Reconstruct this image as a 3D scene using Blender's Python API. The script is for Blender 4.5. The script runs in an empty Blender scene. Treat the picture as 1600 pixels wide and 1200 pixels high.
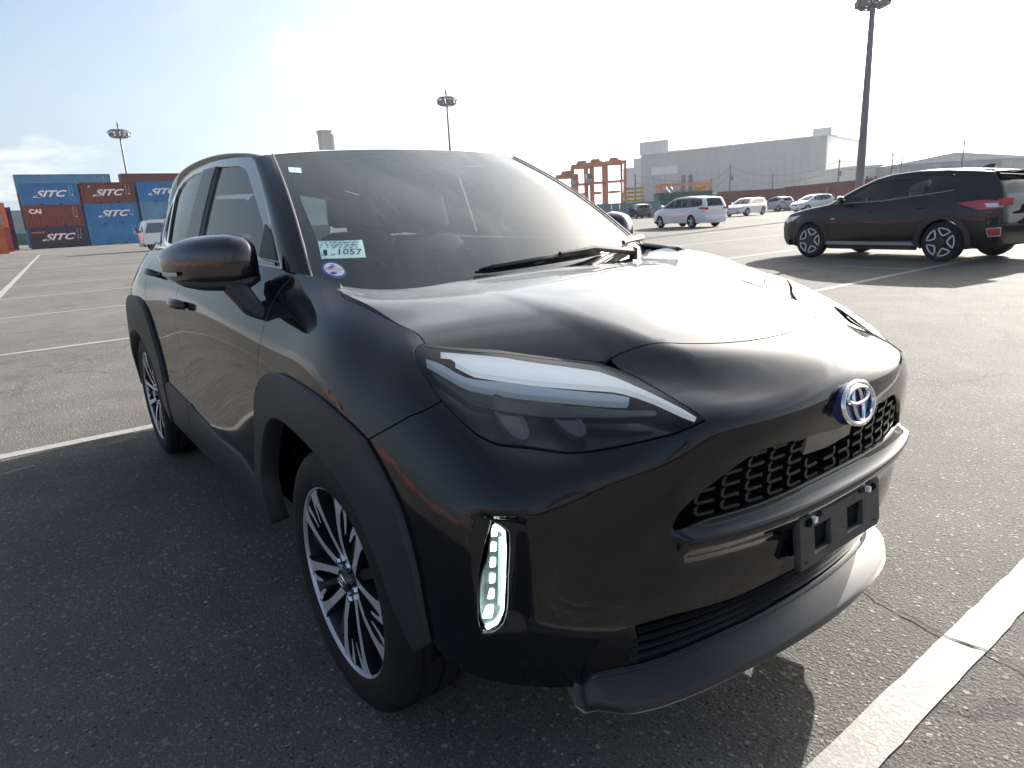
import bpy, bmesh, math, random
import numpy as np
from mathutils import Vector, Matrix, geometry
random.seed(7); rng=np.random.default_rng(7)
R=math.radians
sc=bpy.context.scene; COLL=sc.collection
# ---------------------------------------------------------------- camera
cam=bpy.data.cameras.new('camera'); co=bpy.data.objects.new('camera',cam); COLL.objects.link(co); sc.camera=co
CAM_YAW,CAM_PITCH,CAM_ROLL=R(143.67),R(-14.33),R(-3.05)
fw=Vector((math.cos(CAM_PITCH)*math.cos(CAM_YAW),math.cos(CAM_PITCH)*math.sin(CAM_YAW),math.sin(CAM_PITCH)))
r0=fw.cross(Vector((0,0,1))).normalized(); u0=r0.cross(fw)
rt=r0*math.cos(CAM_ROLL)+u0*math.sin(CAM_ROLL); up=u0*math.cos(CAM_ROLL)-r0*math.sin(CAM_ROLL)
M=Matrix((rt,up,-fw)).transposed().to_4x4(); M.translation=Vector((1.47,-1.369,1.2)); co.matrix_world=M
cam.sensor_width=36; cam.lens=1040/1600*36; cam.clip_start=.02; cam.clip_end=4000
# ---------------------------------------------------------------- sky and sun
SUN_AZ,SUN_EL=math.atan2(1,-.19),R(21.5)
sc.view_settings.view_transform='Standard'; sc.view_settings.look='None'; sc.view_settings.gamma=1
sc.view_settings.use_curve_mapping=False; sc.view_settings.exposure=2.0
W=bpy.data.worlds.new('World'); sc.world=W; W.use_nodes=True
def build_world():
    nt=W.node_tree; nt.nodes.clear(); N=nt.nodes.new; K=nt.links.new
    sky=N('ShaderNodeTexSky'); sky.sky_type='NISHITA'; sky.sun_disc=False
    sky.sun_elevation=SUN_EL; sky.sun_rotation=math.pi/2-SUN_AZ; sky.air_density=1.0; sky.dust_density=3.4; sky.ozone_density=1.2
    tc=N('ShaderNodeTexCoord'); sx=N('ShaderNodeSeparateXYZ'); K(tc.outputs['Generated'],sx.inputs[0])
    # thin cloud sheet: direction projected on a flat layer
    zz=N('ShaderNodeMath'); zz.operation='MAXIMUM'; zz.inputs[1].default_value=0; K(sx.outputs[2],zz.inputs[0])
    za=N('ShaderNodeMath'); za.operation='ADD'; za.inputs[1].default_value=.10; K(zz.outputs[0],za.inputs[0])
    dx=N('ShaderNodeMath'); dx.operation='DIVIDE'; K(sx.outputs[0],dx.inputs[0]); K(za.outputs[0],dx.inputs[1])
    dy=N('ShaderNodeMath'); dy.operation='DIVIDE'; K(sx.outputs[1],dy.inputs[0]); K(za.outputs[0],dy.inputs[1])
    cx=N('ShaderNodeCombineXYZ'); K(dx.outputs[0],cx.inputs[0]); K(dy.outputs[0],cx.inputs[1])
    mp=N('ShaderNodeMapping'); mp.inputs['Scale'].default_value=(.75,1.7,1); mp.inputs['Rotation'].default_value=(0,0,R(25)); mp.inputs['Location'].default_value=(3.1,1.7,0)
    K(cx.outputs[0],mp.inputs[0])
    n1=N('ShaderNodeTexNoise'); n1.inputs['Scale'].default_value=1.15; n1.inputs['Detail'].default_value=9; n1.inputs['Roughness'].default_value=.62; n1.inputs['Distortion'].default_value=.35
    K(mp.outputs[0],n1.inputs['Vector'])
    cr=N('ShaderNodeValToRGB'); cr.color_ramp.elements[0].position=.46; cr.color_ramp.elements[0].color=(0,0,0,1); cr.color_ramp.elements[1].position=.68; cr.color_ramp.elements[1].color=(1,1,1,1)
    K(n1.outputs['Fac'],cr.inputs[0])
    # low cumulus bank near the horizon
    mp2=N('ShaderNodeMapping'); mp2.inputs['Scale'].default_value=(3.2,3.2,11); K(tc.outputs['Generated'],mp2.inputs[0])
    n2=N('ShaderNodeTexNoise'); n2.inputs['Scale'].default_value=1.6; n2.inputs['Detail'].default_value=8; n2.inputs['Roughness'].default_value=.6; K(mp2.outputs[0],n2.inputs['Vector'])
    mr=N('ShaderNodeMapRange'); mr.inputs[1].default_value=.0; mr.inputs[2].default_value=.20; mr.inputs[3].default_value=.20; mr.inputs[4].default_value=-.22; K(sx.outputs[2],mr.inputs[0])
    ad=N('ShaderNodeMath'); K(n2.outputs['Fac'],ad.inputs[0]); K(mr.outputs[0],ad.inputs[1])
    cr2=N('ShaderNodeValToRGB'); cr2.color_ramp.elements[0].position=.56; cr2.color_ramp.elements[0].color=(0,0,0,1); cr2.color_ramp.elements[1].position=.70; cr2.color_ramp.elements[1].color=(1,1,1,1); K(ad.outputs[0],cr2.inputs[0])
    mxc=cr
    # sunlit veil: clouds and haze are brighter towards the sun
    nv=N('ShaderNodeVectorMath'); nv.operation='NORMALIZE'; K(tc.outputs['Generated'],nv.inputs[0])
    dt=N('ShaderNodeVectorMath'); dt.operation='DOT_PRODUCT'; dt.inputs[1].default_value=(math.cos(SUN_EL)*math.cos(SUN_AZ),math.cos(SUN_EL)*math.sin(SUN_AZ),math.sin(SUN_EL)); K(nv.outputs[0],dt.inputs[0])
    m0=N('ShaderNodeMapRange'); m0.inputs[1].default_value=-1; m0.inputs[2].default_value=1; K(dt.outputs['Value'],m0.inputs[0])
    pw=N('ShaderNodeMath'); pw.operation='POWER'; pw.inputs[1].default_value=5.0; K(m0.outputs[0],pw.inputs[0])
    cb=N('ShaderNodeMath'); cb.operation='MULTIPLY_ADD'; cb.inputs[1].default_value=5.0; cb.inputs[2].default_value=1.7; K(pw.outputs[0],cb.inputs[0])
    cc=N('ShaderNodeMix'); cc.data_type='RGBA'; cc.blend_type='MULTIPLY'; cc.inputs[0].default_value=1; cc.inputs[6].default_value=(1,.985,.96,1); K(cb.outputs[0],cc.inputs[7])
    fac=N('ShaderNodeMath'); fac.operation='MULTIPLY'; fac.inputs[1].default_value=.50; K(mxc.outputs[0],fac.inputs[0])
    mx=N('ShaderNodeMix'); mx.data_type='RGBA'; K(fac.outputs[0],mx.inputs[0]); K(sky.outputs[0],mx.inputs[6]); K(cc.outputs[2],mx.inputs[7])
    # haze: whitens the low sky all round and glows towards the sun (forward scattering)
    hz=N('ShaderNodeMapRange'); hz.inputs[1].default_value=0; hz.inputs[2].default_value=.30; hz.inputs[3].default_value=.80; hz.inputs[4].default_value=.0; hz.interpolation_type='SMOOTHSTEP'; K(sx.outputs[2],hz.inputs[0])
    pv=N('ShaderNodeMath'); pv.operation='POWER'; pv.inputs[1].default_value=2.5; K(m0.outputs[0],pv.inputs[0])
    hl=N('ShaderNodeMath'); hl.operation='MULTIPLY_ADD'; hl.inputs[1].default_value=4.8; hl.inputs[2].default_value=1.7; K(pv.outputs[0],hl.inputs[0])
    hc=N('ShaderNodeMix'); hc.data_type='RGBA'; hc.blend_type='MULTIPLY'; hc.inputs[0].default_value=1; hc.inputs[6].default_value=(.70,.94,1.17,1); K(hl.outputs[0],hc.inputs[7])
    m2=N('ShaderNodeMix'); m2.data_type='RGBA'; K(hz.outputs[0],m2.inputs[0]); K(mx.outputs[2],m2.inputs[6]); K(hc.outputs[2],m2.inputs[7])
    p2=N('ShaderNodeMath'); p2.operation='POWER'; p2.inputs[1].default_value=26; K(m0.outputs[0],p2.inputs[0])
    p3=N('ShaderNodeMath'); p3.operation='POWER'; p3.inputs[1].default_value=6; K(m0.outputs[0],p3.inputs[0])
    g2=N('ShaderNodeMath'); g2.operation='MULTIPLY'; g2.inputs[1].default_value=26; K(p2.outputs[0],g2.inputs[0])
    g3=N('ShaderNodeMath'); g3.operation='MULTIPLY_ADD'; g3.inputs[1].default_value=3.2; K(p3.outputs[0],g3.inputs[0]); K(g2.outputs[0],g3.inputs[2])
    cm=N('ShaderNodeMath'); cm.operation='MULTIPLY_ADD'; cm.inputs[1].default_value=1.1; cm.inputs[2].default_value=.55; K(mxc.outputs[0],cm.inputs[0]); g4=N('ShaderNodeMath'); g4.operation='MULTIPLY'; K(g3.outputs[0],g4.inputs[0]); K(cm.outputs[0],g4.inputs[1]); g3=g4
    gc=N('ShaderNodeMix'); gc.data_type='RGBA'; gc.blend_type='MULTIPLY'; gc.inputs[0].default_value=1; gc.inputs[6].default_value=(1,.99,.96,1); K(g3.outputs[0],gc.inputs[7])
    ad2=N('ShaderNodeMix'); ad2.data_type='RGBA'; ad2.blend_type='ADD'; ad2.inputs[0].default_value=1; ad2.clamp_result=False; K(m2.outputs[2],ad2.inputs[6]); K(gc.outputs[2],ad2.inputs[7])
    bl=N('ShaderNodeMath'); bl.operation='MULTIPLY_ADD'; bl.inputs[1].default_value=9.0; bl.inputs[2].default_value=2.2; K(pv.outputs[0],bl.inputs[0])
    bf=N('ShaderNodeMath'); bf.operation='MULTIPLY'; bf.inputs[1].default_value=.75; K(cr2.outputs[0],bf.inputs[0])
    bk=N('ShaderNodeMix'); bk.data_type='RGBA'; K(bf.outputs[0],bk.inputs[0]); K(ad2.outputs[2],bk.inputs[6]); K(bl.outputs[0],bk.inputs[7])
    bg=N('ShaderNodeBackground'); bg.inputs[1].default_value=.060; K(bk.outputs[2],bg.inputs[0])
    out=N('ShaderNodeOutputWorld'); K(bg.outputs[0],out.inputs[0])
build_world()
sun=bpy.data.lights.new('sun','SUN'); sun.energy=4.6; sun.angle=R(.55); sun.color=(1,.95,.87)
so=bpy.data.objects.new('sun',sun); COLL.objects.link(so)
so.rotation_euler=Vector((-math.cos(SUN_EL)*math.cos(SUN_AZ),-math.cos(SUN_EL)*math.sin(SUN_AZ),-math.sin(SUN_EL))).to_track_quat('-Z','Y').to_euler()
# ---------------------------------------------------------------- materials
def mat(name,color,rough=.5,metal=0,coat=0,spec=.5,trans=0,emit=None,es=0,noise=None,bump=None,coat_rough=.03):
    """principled material; noise=(scale,amount) mottles the colour, bump=(scale,strength,dist) roughens it"""
    m=bpy.data.materials.new(name); m.use_nodes=True; nt=m.node_tree; b=nt.nodes['Principled BSDF']; N=nt.nodes.new; K=nt.links.new
    b.inputs['Base Color'].default_value=(*color,1); b.inputs['Roughness'].default_value=rough; b.inputs['Metallic'].default_value=metal
    b.inputs['Coat Weight'].default_value=coat; b.inputs['Coat Roughness'].default_value=coat_rough; b.inputs['Specular IOR Level'].default_value=spec; b.inputs['Transmission Weight'].default_value=trans
    if emit: b.inputs['Emission Color'].default_value=(*emit,1); b.inputs['Emission Strength'].default_value=es
    if noise or bump:
        tc=N('ShaderNodeTexCoord')
    if noise:
        t=N('ShaderNodeTexNoise'); t.inputs['Scale'].default_value=noise[0]; t.inputs['Detail'].default_value=6; K(tc.outputs['Object'],t.inputs['Vector'])
        mr=N('ShaderNodeMapRange'); mr.inputs[1].default_value=.3; mr.inputs[2].default_value=.7; mr.inputs[3].default_value=1-noise[1]; mr.inputs[4].default_value=1+noise[1]; K(t.outputs['Fac'],mr.inputs[0])
        mx=N('ShaderNodeMix'); mx.data_type='RGBA'; mx.blend_type='MULTIPLY'; mx.inputs[0].default_value=1; mx.inputs[6].default_value=(*color,1); K(mr.outputs[0],mx.inputs[7]); K(mx.outputs[2],b.inputs['Base Color'])
    if bump:
        t=N('ShaderNodeTexNoise'); t.inputs['Scale'].default_value=bump[0]; t.inputs['Detail'].default_value=4; K(tc.outputs['Object'],t.inputs['Vector'])
        bp=N('ShaderNodeBump'); bp.inputs['Strength'].default_value=bump[1]; bp.inputs['Distance'].default_value=bump[2]; K(t.outputs['Fac'],bp.inputs['Height']); K(bp.outputs[0],b.inputs['Normal'])
    return m
def glass(name,tint,refl_rough=0.0,ior=1.5,dust=0):
    """thin window pane: tinted see-through plus a fresnel mirror coat and a little dust"""
    m=bpy.data.materials.new(name); m.use_nodes=True; nt=m.node_tree; nt.nodes.clear(); N=nt.nodes.new; K=nt.links.new
    t=N('ShaderNodeBsdfTransparent'); t.inputs[0].default_value=(*tint,1); g=N('ShaderNodeBsdfGlossy'); g.inputs['Roughness'].default_value=refl_rough
    f=N('ShaderNodeFresnel'); f.inputs[0].default_value=ior; mx=N('ShaderNodeMixShader'); K(f.outputs[0],mx.inputs[0]); K(t.outputs[0],mx.inputs[1]); K(g.outputs[0],mx.inputs[2])
    last=mx
    if dust:
        d=N('ShaderNodeBsdfDiffuse'); d.inputs[0].default_value=(.38,.47,.48,1); m2=N('ShaderNodeMixShader'); tc=N('ShaderNodeTexCoord'); n=N('ShaderNodeTexNoise'); n.inputs['Scale'].default_value=2.5; n.inputs['Detail'].default_value=3
        K(tc.outputs['Object'],n.inputs['Vector']); mu=N('ShaderNodeMath'); mu.operation='MULTIPLY'; mu.inputs[1].default_value=dust*2; K(n.outputs['Fac'],mu.inputs[0]); K(mu.outputs[0],m2.inputs[0]); K(mx.outputs[0],m2.inputs[1]); K(d.outputs[0],m2.inputs[2]); last=m2
    o=N('ShaderNodeOutputMaterial'); K(last.outputs[0],o.inputs[0]); return m
def paint_mat(name,color,dust=.02,rough=.12,sheen=.12):
    """clear-coated car paint under a thin uneven film of dust"""
    m=bpy.data.materials.new(name); m.use_nodes=True; nt=m.node_tree; b=nt.nodes['Principled BSDF']; N=nt.nodes.new; K=nt.links.new
    tc=N('ShaderNodeTexCoord'); n=N('ShaderNodeTexNoise'); n.inputs['Scale'].default_value=5; n.inputs['Detail'].default_value=8; n.inputs['Roughness'].default_value=.65; K(tc.outputs['Object'],n.inputs['Vector'])
    n2=N('ShaderNodeTexNoise'); n2.inputs['Scale'].default_value=420; n2.inputs['Detail'].default_value=2; K(tc.outputs['Object'],n2.inputs['Vector'])
    ge=N('ShaderNodeNewGeometry'); sp=N('ShaderNodeSeparateXYZ'); K(ge.outputs['Normal'],sp.inputs[0])
    upz=N('ShaderNodeMapRange'); upz.inputs[1].default_value=.1; upz.inputs[2].default_value=.95; upz.inputs[3].default_value=.25; upz.inputs[4].default_value=1.0; K(sp.outputs[2],upz.inputs[0])
    dn=N('ShaderNodeMapRange'); dn.inputs[1].default_value=.3; dn.inputs[2].default_value=.7; dn.inputs[3].default_value=.75; dn.inputs[4].default_value=1.15; K(n.outputs['Fac'],dn.inputs[0])
    mu=N('ShaderNodeMath'); mu.operation='MULTIPLY'; K(n.outputs['Fac'],mu.inputs[0]); K(n2.outputs['Fac'],mu.inputs[1])
    m3=N('ShaderNodeMath'); m3.operation='MULTIPLY'; K(mu.outputs[0],m3.inputs[0]); K(upz.outputs[0],m3.inputs[1])
    m4=N('ShaderNodeMath'); m4.operation='MULTIPLY'; m4.inputs[1].default_value=dust*4; K(m3.outputs[0],m4.inputs[0])
    mx=N('ShaderNodeMix'); mx.data_type='RGBA'; mx.inputs[6].default_value=(*color,1); mx.inputs[7].default_value=(.36,.34,.31,1); K(m4.outputs[0],mx.inputs[0]); K(mx.outputs[2],b.inputs['Base Color'])
    sh=N('ShaderNodeMapRange'); sh.inputs[1].default_value=.55; sh.inputs[2].default_value=.97; sh.inputs[3].default_value=.0; sh.inputs[4].default_value=sheen; K(sp.outputs[2],sh.inputs[0]); sm=N('ShaderNodeMath'); sm.operation='MULTIPLY'; K(sh.outputs[0],sm.inputs[0]); K(dn.outputs[0],sm.inputs[1]); K(sm.outputs[0],b.inputs['Sheen Weight']); b.inputs['Sheen Roughness'].default_value=.30; b.inputs['Sheen Tint'].default_value=(.86,.93,1,1)
    b.inputs['Roughness'].default_value=.35; b.inputs['Coat Weight'].default_value=1; b.inputs['Specular IOR Level'].default_value=0 if max(color)<.1 else .4
    mr=N('ShaderNodeMapRange'); mr.inputs[1].default_value=.35; mr.inputs[2].default_value=.75; mr.inputs[3].default_value=min(.025,rough) if rough<.06 else rough*.75; mr.inputs[4].default_value=rough; K(n.outputs['Fac'],mr.inputs[0]); K(mr.outputs[0],b.inputs['Coat Roughness'])
    return m
MT={}
MT['paint']=paint_mat('black_paint',(.0035,.0045,.007),dust=.006,rough=.04,sheen=.27)
MT['bumperpaint']=paint_mat('black_bumper_paint',(.0035,.0045,.007),dust=.006,rough=.085,sheen=.27)
MT['gloss']=mat('gloss_black_trim',(.004,.004,.005),rough=.08,coat=1)
MT['clad']=mat('matte_black_plastic',(.026,.028,.031),rough=.52,spec=.4,bump=(900,.25,.0006),noise=(6,.12))
MT['dark']=mat('dark_recess',(.004,.004,.004),rough=.8,spec=.1)
MT['rubber']=mat('tyre_rubber',(.011,.011,.012),rough=.72,spec=.35,noise=(22,.25),bump=(260,.2,.001))
MT['alloy']=mat('machined_alloy',(.74,.75,.77),rough=.34,metal=.55,noise=(30,.08))
MT['alloy_dark']=mat('dark_alloy',(.035,.036,.038),rough=.35,metal=.6)
MT['chrome']=mat('chrome',(.75,.77,.8),rough=.06,metal=1)
MT['steel']=mat('brake_steel',(.22,.21,.2),rough=.4,metal=1)
MT['seal']=mat('rubber_seal',(.006,.006,.006),rough=.6,spec=.3)
MT['satin']=mat('satin_black',(.010,.010,.011),rough=.32,spec=.5)
MT['holder']=mat('plate_holder_plastic',(.030,.031,.033),rough=.55,noise=(25,.35),bump=(300,.2,.0006))
MT['wsglass']=glass('windscreen_glass',(.52,.60,.59),dust=.075,ior=1.85)
MT['sideglass']=glass('side_window_glass',(.74,.83,.83),dust=.04,ior=1.75)
MT['tint']=glass('privacy_glass',(.20,.22,.23),dust=.03)
MT['lens']=glass('lamp_lens',(.86,.88,.90))
MT['frit']=mat('black_frit',(.012,.009,.012),rough=.3)
MT['brow']=mat('brow_added_glow',(.80,.82,.84),rough=.25,coat=.5,emit=(.90,.96,1),es=.10)  # unlit brow trim; added glow stands in for its bright sky reflection
MT['lip']=mat('lip_plastic',(.016,.0165,.018),rough=.42,spec=.6,bump=(900,.2,.0005),noise=(6,.12))
MT['lip'].node_tree.nodes['Principled BSDF'].inputs['Sheen Weight'].default_value=.55; MT['lip'].node_tree.nodes['Principled BSDF'].inputs['Sheen Roughness'].default_value=.35
MT['white_trim']=mat('lamp_white_trim',(.80,.82,.84),rough=.3,coat=.5)
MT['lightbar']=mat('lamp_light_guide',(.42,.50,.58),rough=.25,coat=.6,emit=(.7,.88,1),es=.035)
MT['lampdark']=mat('lamp_housing',(.006,.008,.012),rough=.3,coat=.3)
MT['led']=mat('daytime_led',(.9,.95,.95),emit=(.85,1,.95),es=1.6)
MT['ledguide']=mat('daytime_light_guide',(.55,.62,.58),rough=.3,emit=(.75,.9,.82),es=.10)
MT['cloth']=mat('seat_cloth',(.018,.018,.02),rough=.9,spec=.2)
MT['dash']=mat('dashboard_plastic',(.012,.012,.013),rough=.6)
MT['emb_blue']=mat('emblem_backing',(.03,.05,.16),rough=.12,coat=1)
MT['sticker']=mat('pale_green_paper',(.66,.88,.80),rough=.6)
MT['ink']=mat('dark_ink',(.03,.05,.05),rough=.6)
MT['stk_white']=mat('white_sticker',(.72,.72,.76),rough=.5)
MT['stk_blue']=mat('blue_sticker_ring',(.08,.12,.32),rough=.5)
MT['stk_red']=mat('red_ink',(.4,.05,.08),rough=.5)
# ---------------------------------------------------------------- mesh helpers
def link(o,parent=None,**props):
    COLL.objects.link(o)
    if parent is not None: o.parent=parent
    for k,v in props.items(): o[k]=v
    return o
def thing(name,label,cat,loc=(0,0,0),rz=0,group=None):
    o=bpy.data.objects.new(name,None); o.empty_display_size=.2; o.location=loc; o.rotation_euler=(0,0,rz); link(o)
    o['label']=label; o['category']=cat
    if group:o['group']=group
    return o
def tag(o,label,cat,group=None):
    o['label']=label; o['category']=cat
    if group:o['group']=group
    return o
def mesh_obj(name,V,F,m,parent=None,smooth=None,normals=None,**props):
    me=bpy.data.meshes.new(name); me.from_pydata([tuple(v) for v in V],[],[tuple(f) for f in F]); me.update()
    if isinstance(m,str): m=MT[m]
    me.materials.append(m)
    if normals is not None:
        me.shade_smooth(); me.normals_split_custom_set_from_vertices([tuple(n) for n in normals])
    elif smooth is not None:
        me.shade_smooth(); me.set_sharp_from_angle(angle=R(smooth))
    o=bpy.data.objects.new(name,me); link(o,parent,**props); return o
class MB:
    """collects simple solids into one mesh"""
    def __init__(s): s.V=[];s.F=[]
    def add(s,V,F):
        k=len(s.V); s.V+=[tuple(v) for v in V]; s.F+=[tuple(i+k for i in f) for f in F]; return s
    def box(s,c,d,rz=0):
        x,y,z=[a/2 for a in d]; ca,sa=math.cos(rz),math.sin(rz)
        V=[(i*x,j*y,k*z) for k in (-1,1) for j in (-1,1) for i in (-1,1)]
        V=[(c[0]+a*ca-b*sa,c[1]+a*sa+b*ca,c[2]+h) for a,b,h in V]
        return s.add(V,[(0,2,3,1),(4,5,7,6),(0,1,5,4),(2,6,7,3),(0,4,6,2),(1,3,7,5)])
    def hexa(s,V): return s.add(V,[(0,3,2,1),(4,5,6,7),(0,1,5,4),(1,2,6,5),(2,3,7,6),(3,0,4,7)])
    def tube(s,P,r,n=8,closed=False,flat=None):
        P=[Vector(p) for p in P]; rr=r if hasattr(r,'__len__') else [r]*len(P); V=[];m=len(P); prev=None
        for i,p in enumerate(P):
            a=P[(i-1)%m] if (closed or i>0) else p; b=P[(i+1)%m] if (closed or i<m-1) else p
            t=(b-a).normalized() if (b-a).length>1e-9 else Vector((0,0,1))
            if prev is None:
                h=Vector((0,0,1)) if abs(t.z)<.9 else Vector((1,0,0)); x=t.cross(h).normalized()
            else: x=(prev-t*prev.dot(t)).normalized()
            prev=x; y=t.cross(x)
            for k in range(n):
                w=2*math.pi*k/n; V.append(p+(x*math.cos(w)+y*math.sin(w))*rr[i])
        F=[(i*n+k,i*n+(k+1)%n,((i+1)%m)*n+(k+1)%n,((i+1)%m)*n+k) for i in range(m if closed else m-1) for k in range(n)]
        if not closed: F+=[tuple(range(n-1,-1,-1)),tuple((m-1)*n+k for k in range(n))]
        return s.add(V,F)
    def lathe(s,prof,n=32,axis='z',o=(0,0,0),flip=1,cap=False):
        V=[];m=len(prof)
        for k in range(n):
            w=2*math.pi*k/n
            for a,r in prof:
                p=(r*math.cos(w),r*math.sin(w),a) if axis=='z' else (r*math.cos(w),a*flip,r*math.sin(w)) if axis=='y' else (a,r*math.cos(w),r*math.sin(w))
                V.append((p[0]+o[0],p[1]+o[1],p[2]+o[2]))
        F=[(k*m+j,((k+1)%n)*m+j,((k+1)%n)*m+j+1,k*m+j+1) for k in range(n) for j in range(m-1)]
        if cap: F+=[tuple(k*m for k in range(n)),tuple(k*m+m-1 for k in range(n-1,-1,-1))]
        return s.add(V,F)
    def prism(s,poly,ex):
        """poly: 3-D loop, extruded by the vector ex"""
        n=len(poly); P=[Vector(p) for p in poly]; e=Vector(ex); V=P+[p+e for p in P]
        return s.add(V,[tuple(range(n-1,-1,-1)),tuple(range(n,2*n))]+[(i,(i+1)%n,n+(i+1)%n,n+i) for i in range(n)])
    def obj(s,name,m,parent=None,smooth=35,fix=True,**props):
        o=mesh_obj(name,s.V,s.F,m,parent,**props)
        if fix:
            bm=bmesh.new(); bm.from_mesh(o.data); bmesh.ops.recalc_face_normals(bm,faces=bm.faces); bm.to_mesh(o.data); bm.free()
        if smooth: o.data.shade_smooth(); o.data.set_sharp_from_angle(angle=R(smooth))
        return o
def strip_obj(name,rows,m,parent=None,smooth=50,closed=False,**props):
    """loft through rows of points"""
    n=len(rows[0]);V=[p for r in rows for p in r]
    F=[(i*n+j,i*n+j+1,(i+1)*n+j+1,(i+1)*n+j) for i in range(len(rows)-1) for j in range(n-1)]
    if closed: F+=[(i*n+n-1,i*n,(i+1)*n,(i+1)*n+n-1) for i in range(len(rows)-1)]
    return mesh_obj(name,V,F,m,parent,smooth=smooth,**props)
def dup(o,parent=None,**kw):
    """copy of a thing or part with copies of everything below it"""
    c=o.copy(); COLL.objects.link(c)
    if parent is not None: c.parent=parent
    for ch in list(o.children): dup(ch,c)
    for k,v in kw.items(): c[k]=v
    return c
# ---------------------------------------------------------------- trimmed panels on a smooth surface
def densify(P,h,closed=True):
    P=np.asarray(P,float);o=[];n=len(P)
    for i in range(n if closed else n-1):
        a,b=P[i],P[(i+1)%n];k=max(1,int(math.ceil(np.linalg.norm(b-a)/h)))
        for j in range(k): o.append(a+(b-a)*j/k)
    if not closed:o.append(P[-1])
    return np.array(o)
def round_line(P,h=.02):
    """smooth curve through the points (Catmull-Rom)"""
    P=[np.asarray(p,float) for p in P];o=[]
    for i in range(len(P)-1):
        a,b,c,d=P[max(i-1,0)],P[i],P[i+1],P[min(i+2,len(P)-1)]
        k=max(1,int(np.linalg.norm(c-b)/h))
        for j in range(k):
            t=j/k; o.append(.5*(2*b+(c-a)*t+(2*a-5*b+4*c-d)*t*t+(3*b-a-3*c+d)*t**3))
    o.append(P[-1]);return [tuple(q) for q in o]
def area(P): x,y=np.asarray(P).T;return .5*float(np.sum(x*np.roll(y,-1)-np.roll(x,-1)*y))
def inset(P,g):
    P=np.asarray(P,float); s=1 if area(P)>0 else -1
    d=np.roll(P,-1,0)-P; L=np.linalg.norm(d,axis=1)[:,None]+1e-12; d=d/L; nn=np.stack([-d[:,1],d[:,0]],1)*s
    b=nn+np.roll(nn,1,0); q=np.maximum(np.sum(b*b,1),1.0)[:,None]
    return P+b*2/q*g
def inside(Q,P):
    Q=np.asarray(Q);r=np.zeros(len(Q),bool);n=len(P)
    for i in range(n):
        a,b=P[i],P[(i+1)%n]
        c=((a[1]>Q[:,1])!=(b[1]>Q[:,1]))
        with np.errstate(divide='ignore',invalid='ignore'): xx=(b[0]-a[0])*(Q[:,1]-a[1])/(b[1]-a[1])+a[0]
        r^=c&(Q[:,0]<xx)
    return r
def panel(name,S,poly,m,parent=None,holes=(),lift=0,thick=.012,gap=.0018,h=.03,hb=.014,lip=.002,double=False,**props):
    loops=[]
    for k,P in enumerate([poly]+list(holes)):
        P=np.asarray(P,float)
        if np.linalg.norm(P[0]-P[-1])<1e-6:P=P[:-1]
        P=densify(P,hb); P=inset(P,gap if k==0 else -gap)
        if (area(P)>0)!=(k==0): P=P[::-1]
        loops.append(P)
    lo,hi=loops[0].min(0),loops[0].max(0)
    gx,gy=np.meshgrid(np.arange(lo[0]+h*.5,hi[0],h),np.arange(lo[1]+h*.5,hi[1],h)); G=np.stack([gx.ravel(),gy.ravel()],1)
    ok=inside(G,loops[0])
    for P in loops[1:]: ok&=~inside(G,P)
    G=G[ok]; B=np.concatenate(loops)
    if len(G):
        d=np.min(np.linalg.norm(G[:,None]-B[None],axis=2),axis=1) if len(G)*len(B)<4e7 else np.ones(len(G)); G=G[d>h*.42]
    E=[];k=0
    for P in loops: n=len(P); E+=[(k+i,k+(i+1)%n) for i in range(n)]; k+=n
    pts=np.concatenate([B,G]) if len(G) else B
    ov,oe,of,a1,_,_=geometry.delaunay_2d_cdt([Vector(q) for q in pts],E,[],0,1e-6)
    uv=np.array([tuple(q) for q in ov]); T=np.array([f for f in of if len(f)==3]); c=uv[T].mean(1)
    ok=inside(c,loops[0])
    for P in loops[1:]: ok&=~inside(c,P)
    T=T[ok]
    a=uv[T]; ar=(a[:,1,0]-a[:,0,0])*(a[:,2,1]-a[:,0,1])-(a[:,1,1]-a[:,0,1])*(a[:,2,0]-a[:,0,0]); T[ar<0]=T[ar<0][:,::-1]
    X=S.at(uv);Nn=S.nrm(uv); V=X+Nn*lift; NV=Nn.copy(); V=list(V);NV=list(NV);F=[tuple(t) for t in T]
    flip=-1 if np.sum(np.cross(X[T[:,1]]-X[T[:,0]],X[T[:,2]]-X[T[:,0]])*Nn[T[:,0]])<0 else 1
    # rolled rim: out a little, then back into the gap
    inv={}
    for i,src in enumerate(a1):
        for q in src: inv[q]=i
    k=0
    for P in loops:
        n=len(P);ids=[inv[k+i] for i in range(n)];k+=n
        ring=V and [V[i] for i in ids];pp=np.array(ring);t=np.roll(pp,-1,0)-np.roll(pp,1,0)
        nn=np.array([NV[i] for i in ids]); out=np.cross(t,nn)*flip; out/=np.linalg.norm(out,axis=1)[:,None]+1e-12
        b0=len(V); V+=list(pp+out*lip*.7-nn*lip); NV+=list(out*.8+nn*.6)
        b1=len(V); V+=list(pp+out*lip*.7-nn*thick); NV+=list(out)
        for i in range(n):
            j=(i+1)%n
            F.append((ids[j],ids[i],b0+i,b0+j)); F.append((b0+j,b0+i,b1+i,b1+j))
    if flip<0: F=[f[::-1] for f in F]
    NV=np.array(NV);NV/=np.linalg.norm(NV,axis=1)[:,None]+1e-12
    return mesh_obj(name,V,F,m,parent,normals=NV,**props)
def mirror_uv(P): return [(-a,b) for a,b in P]
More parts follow.
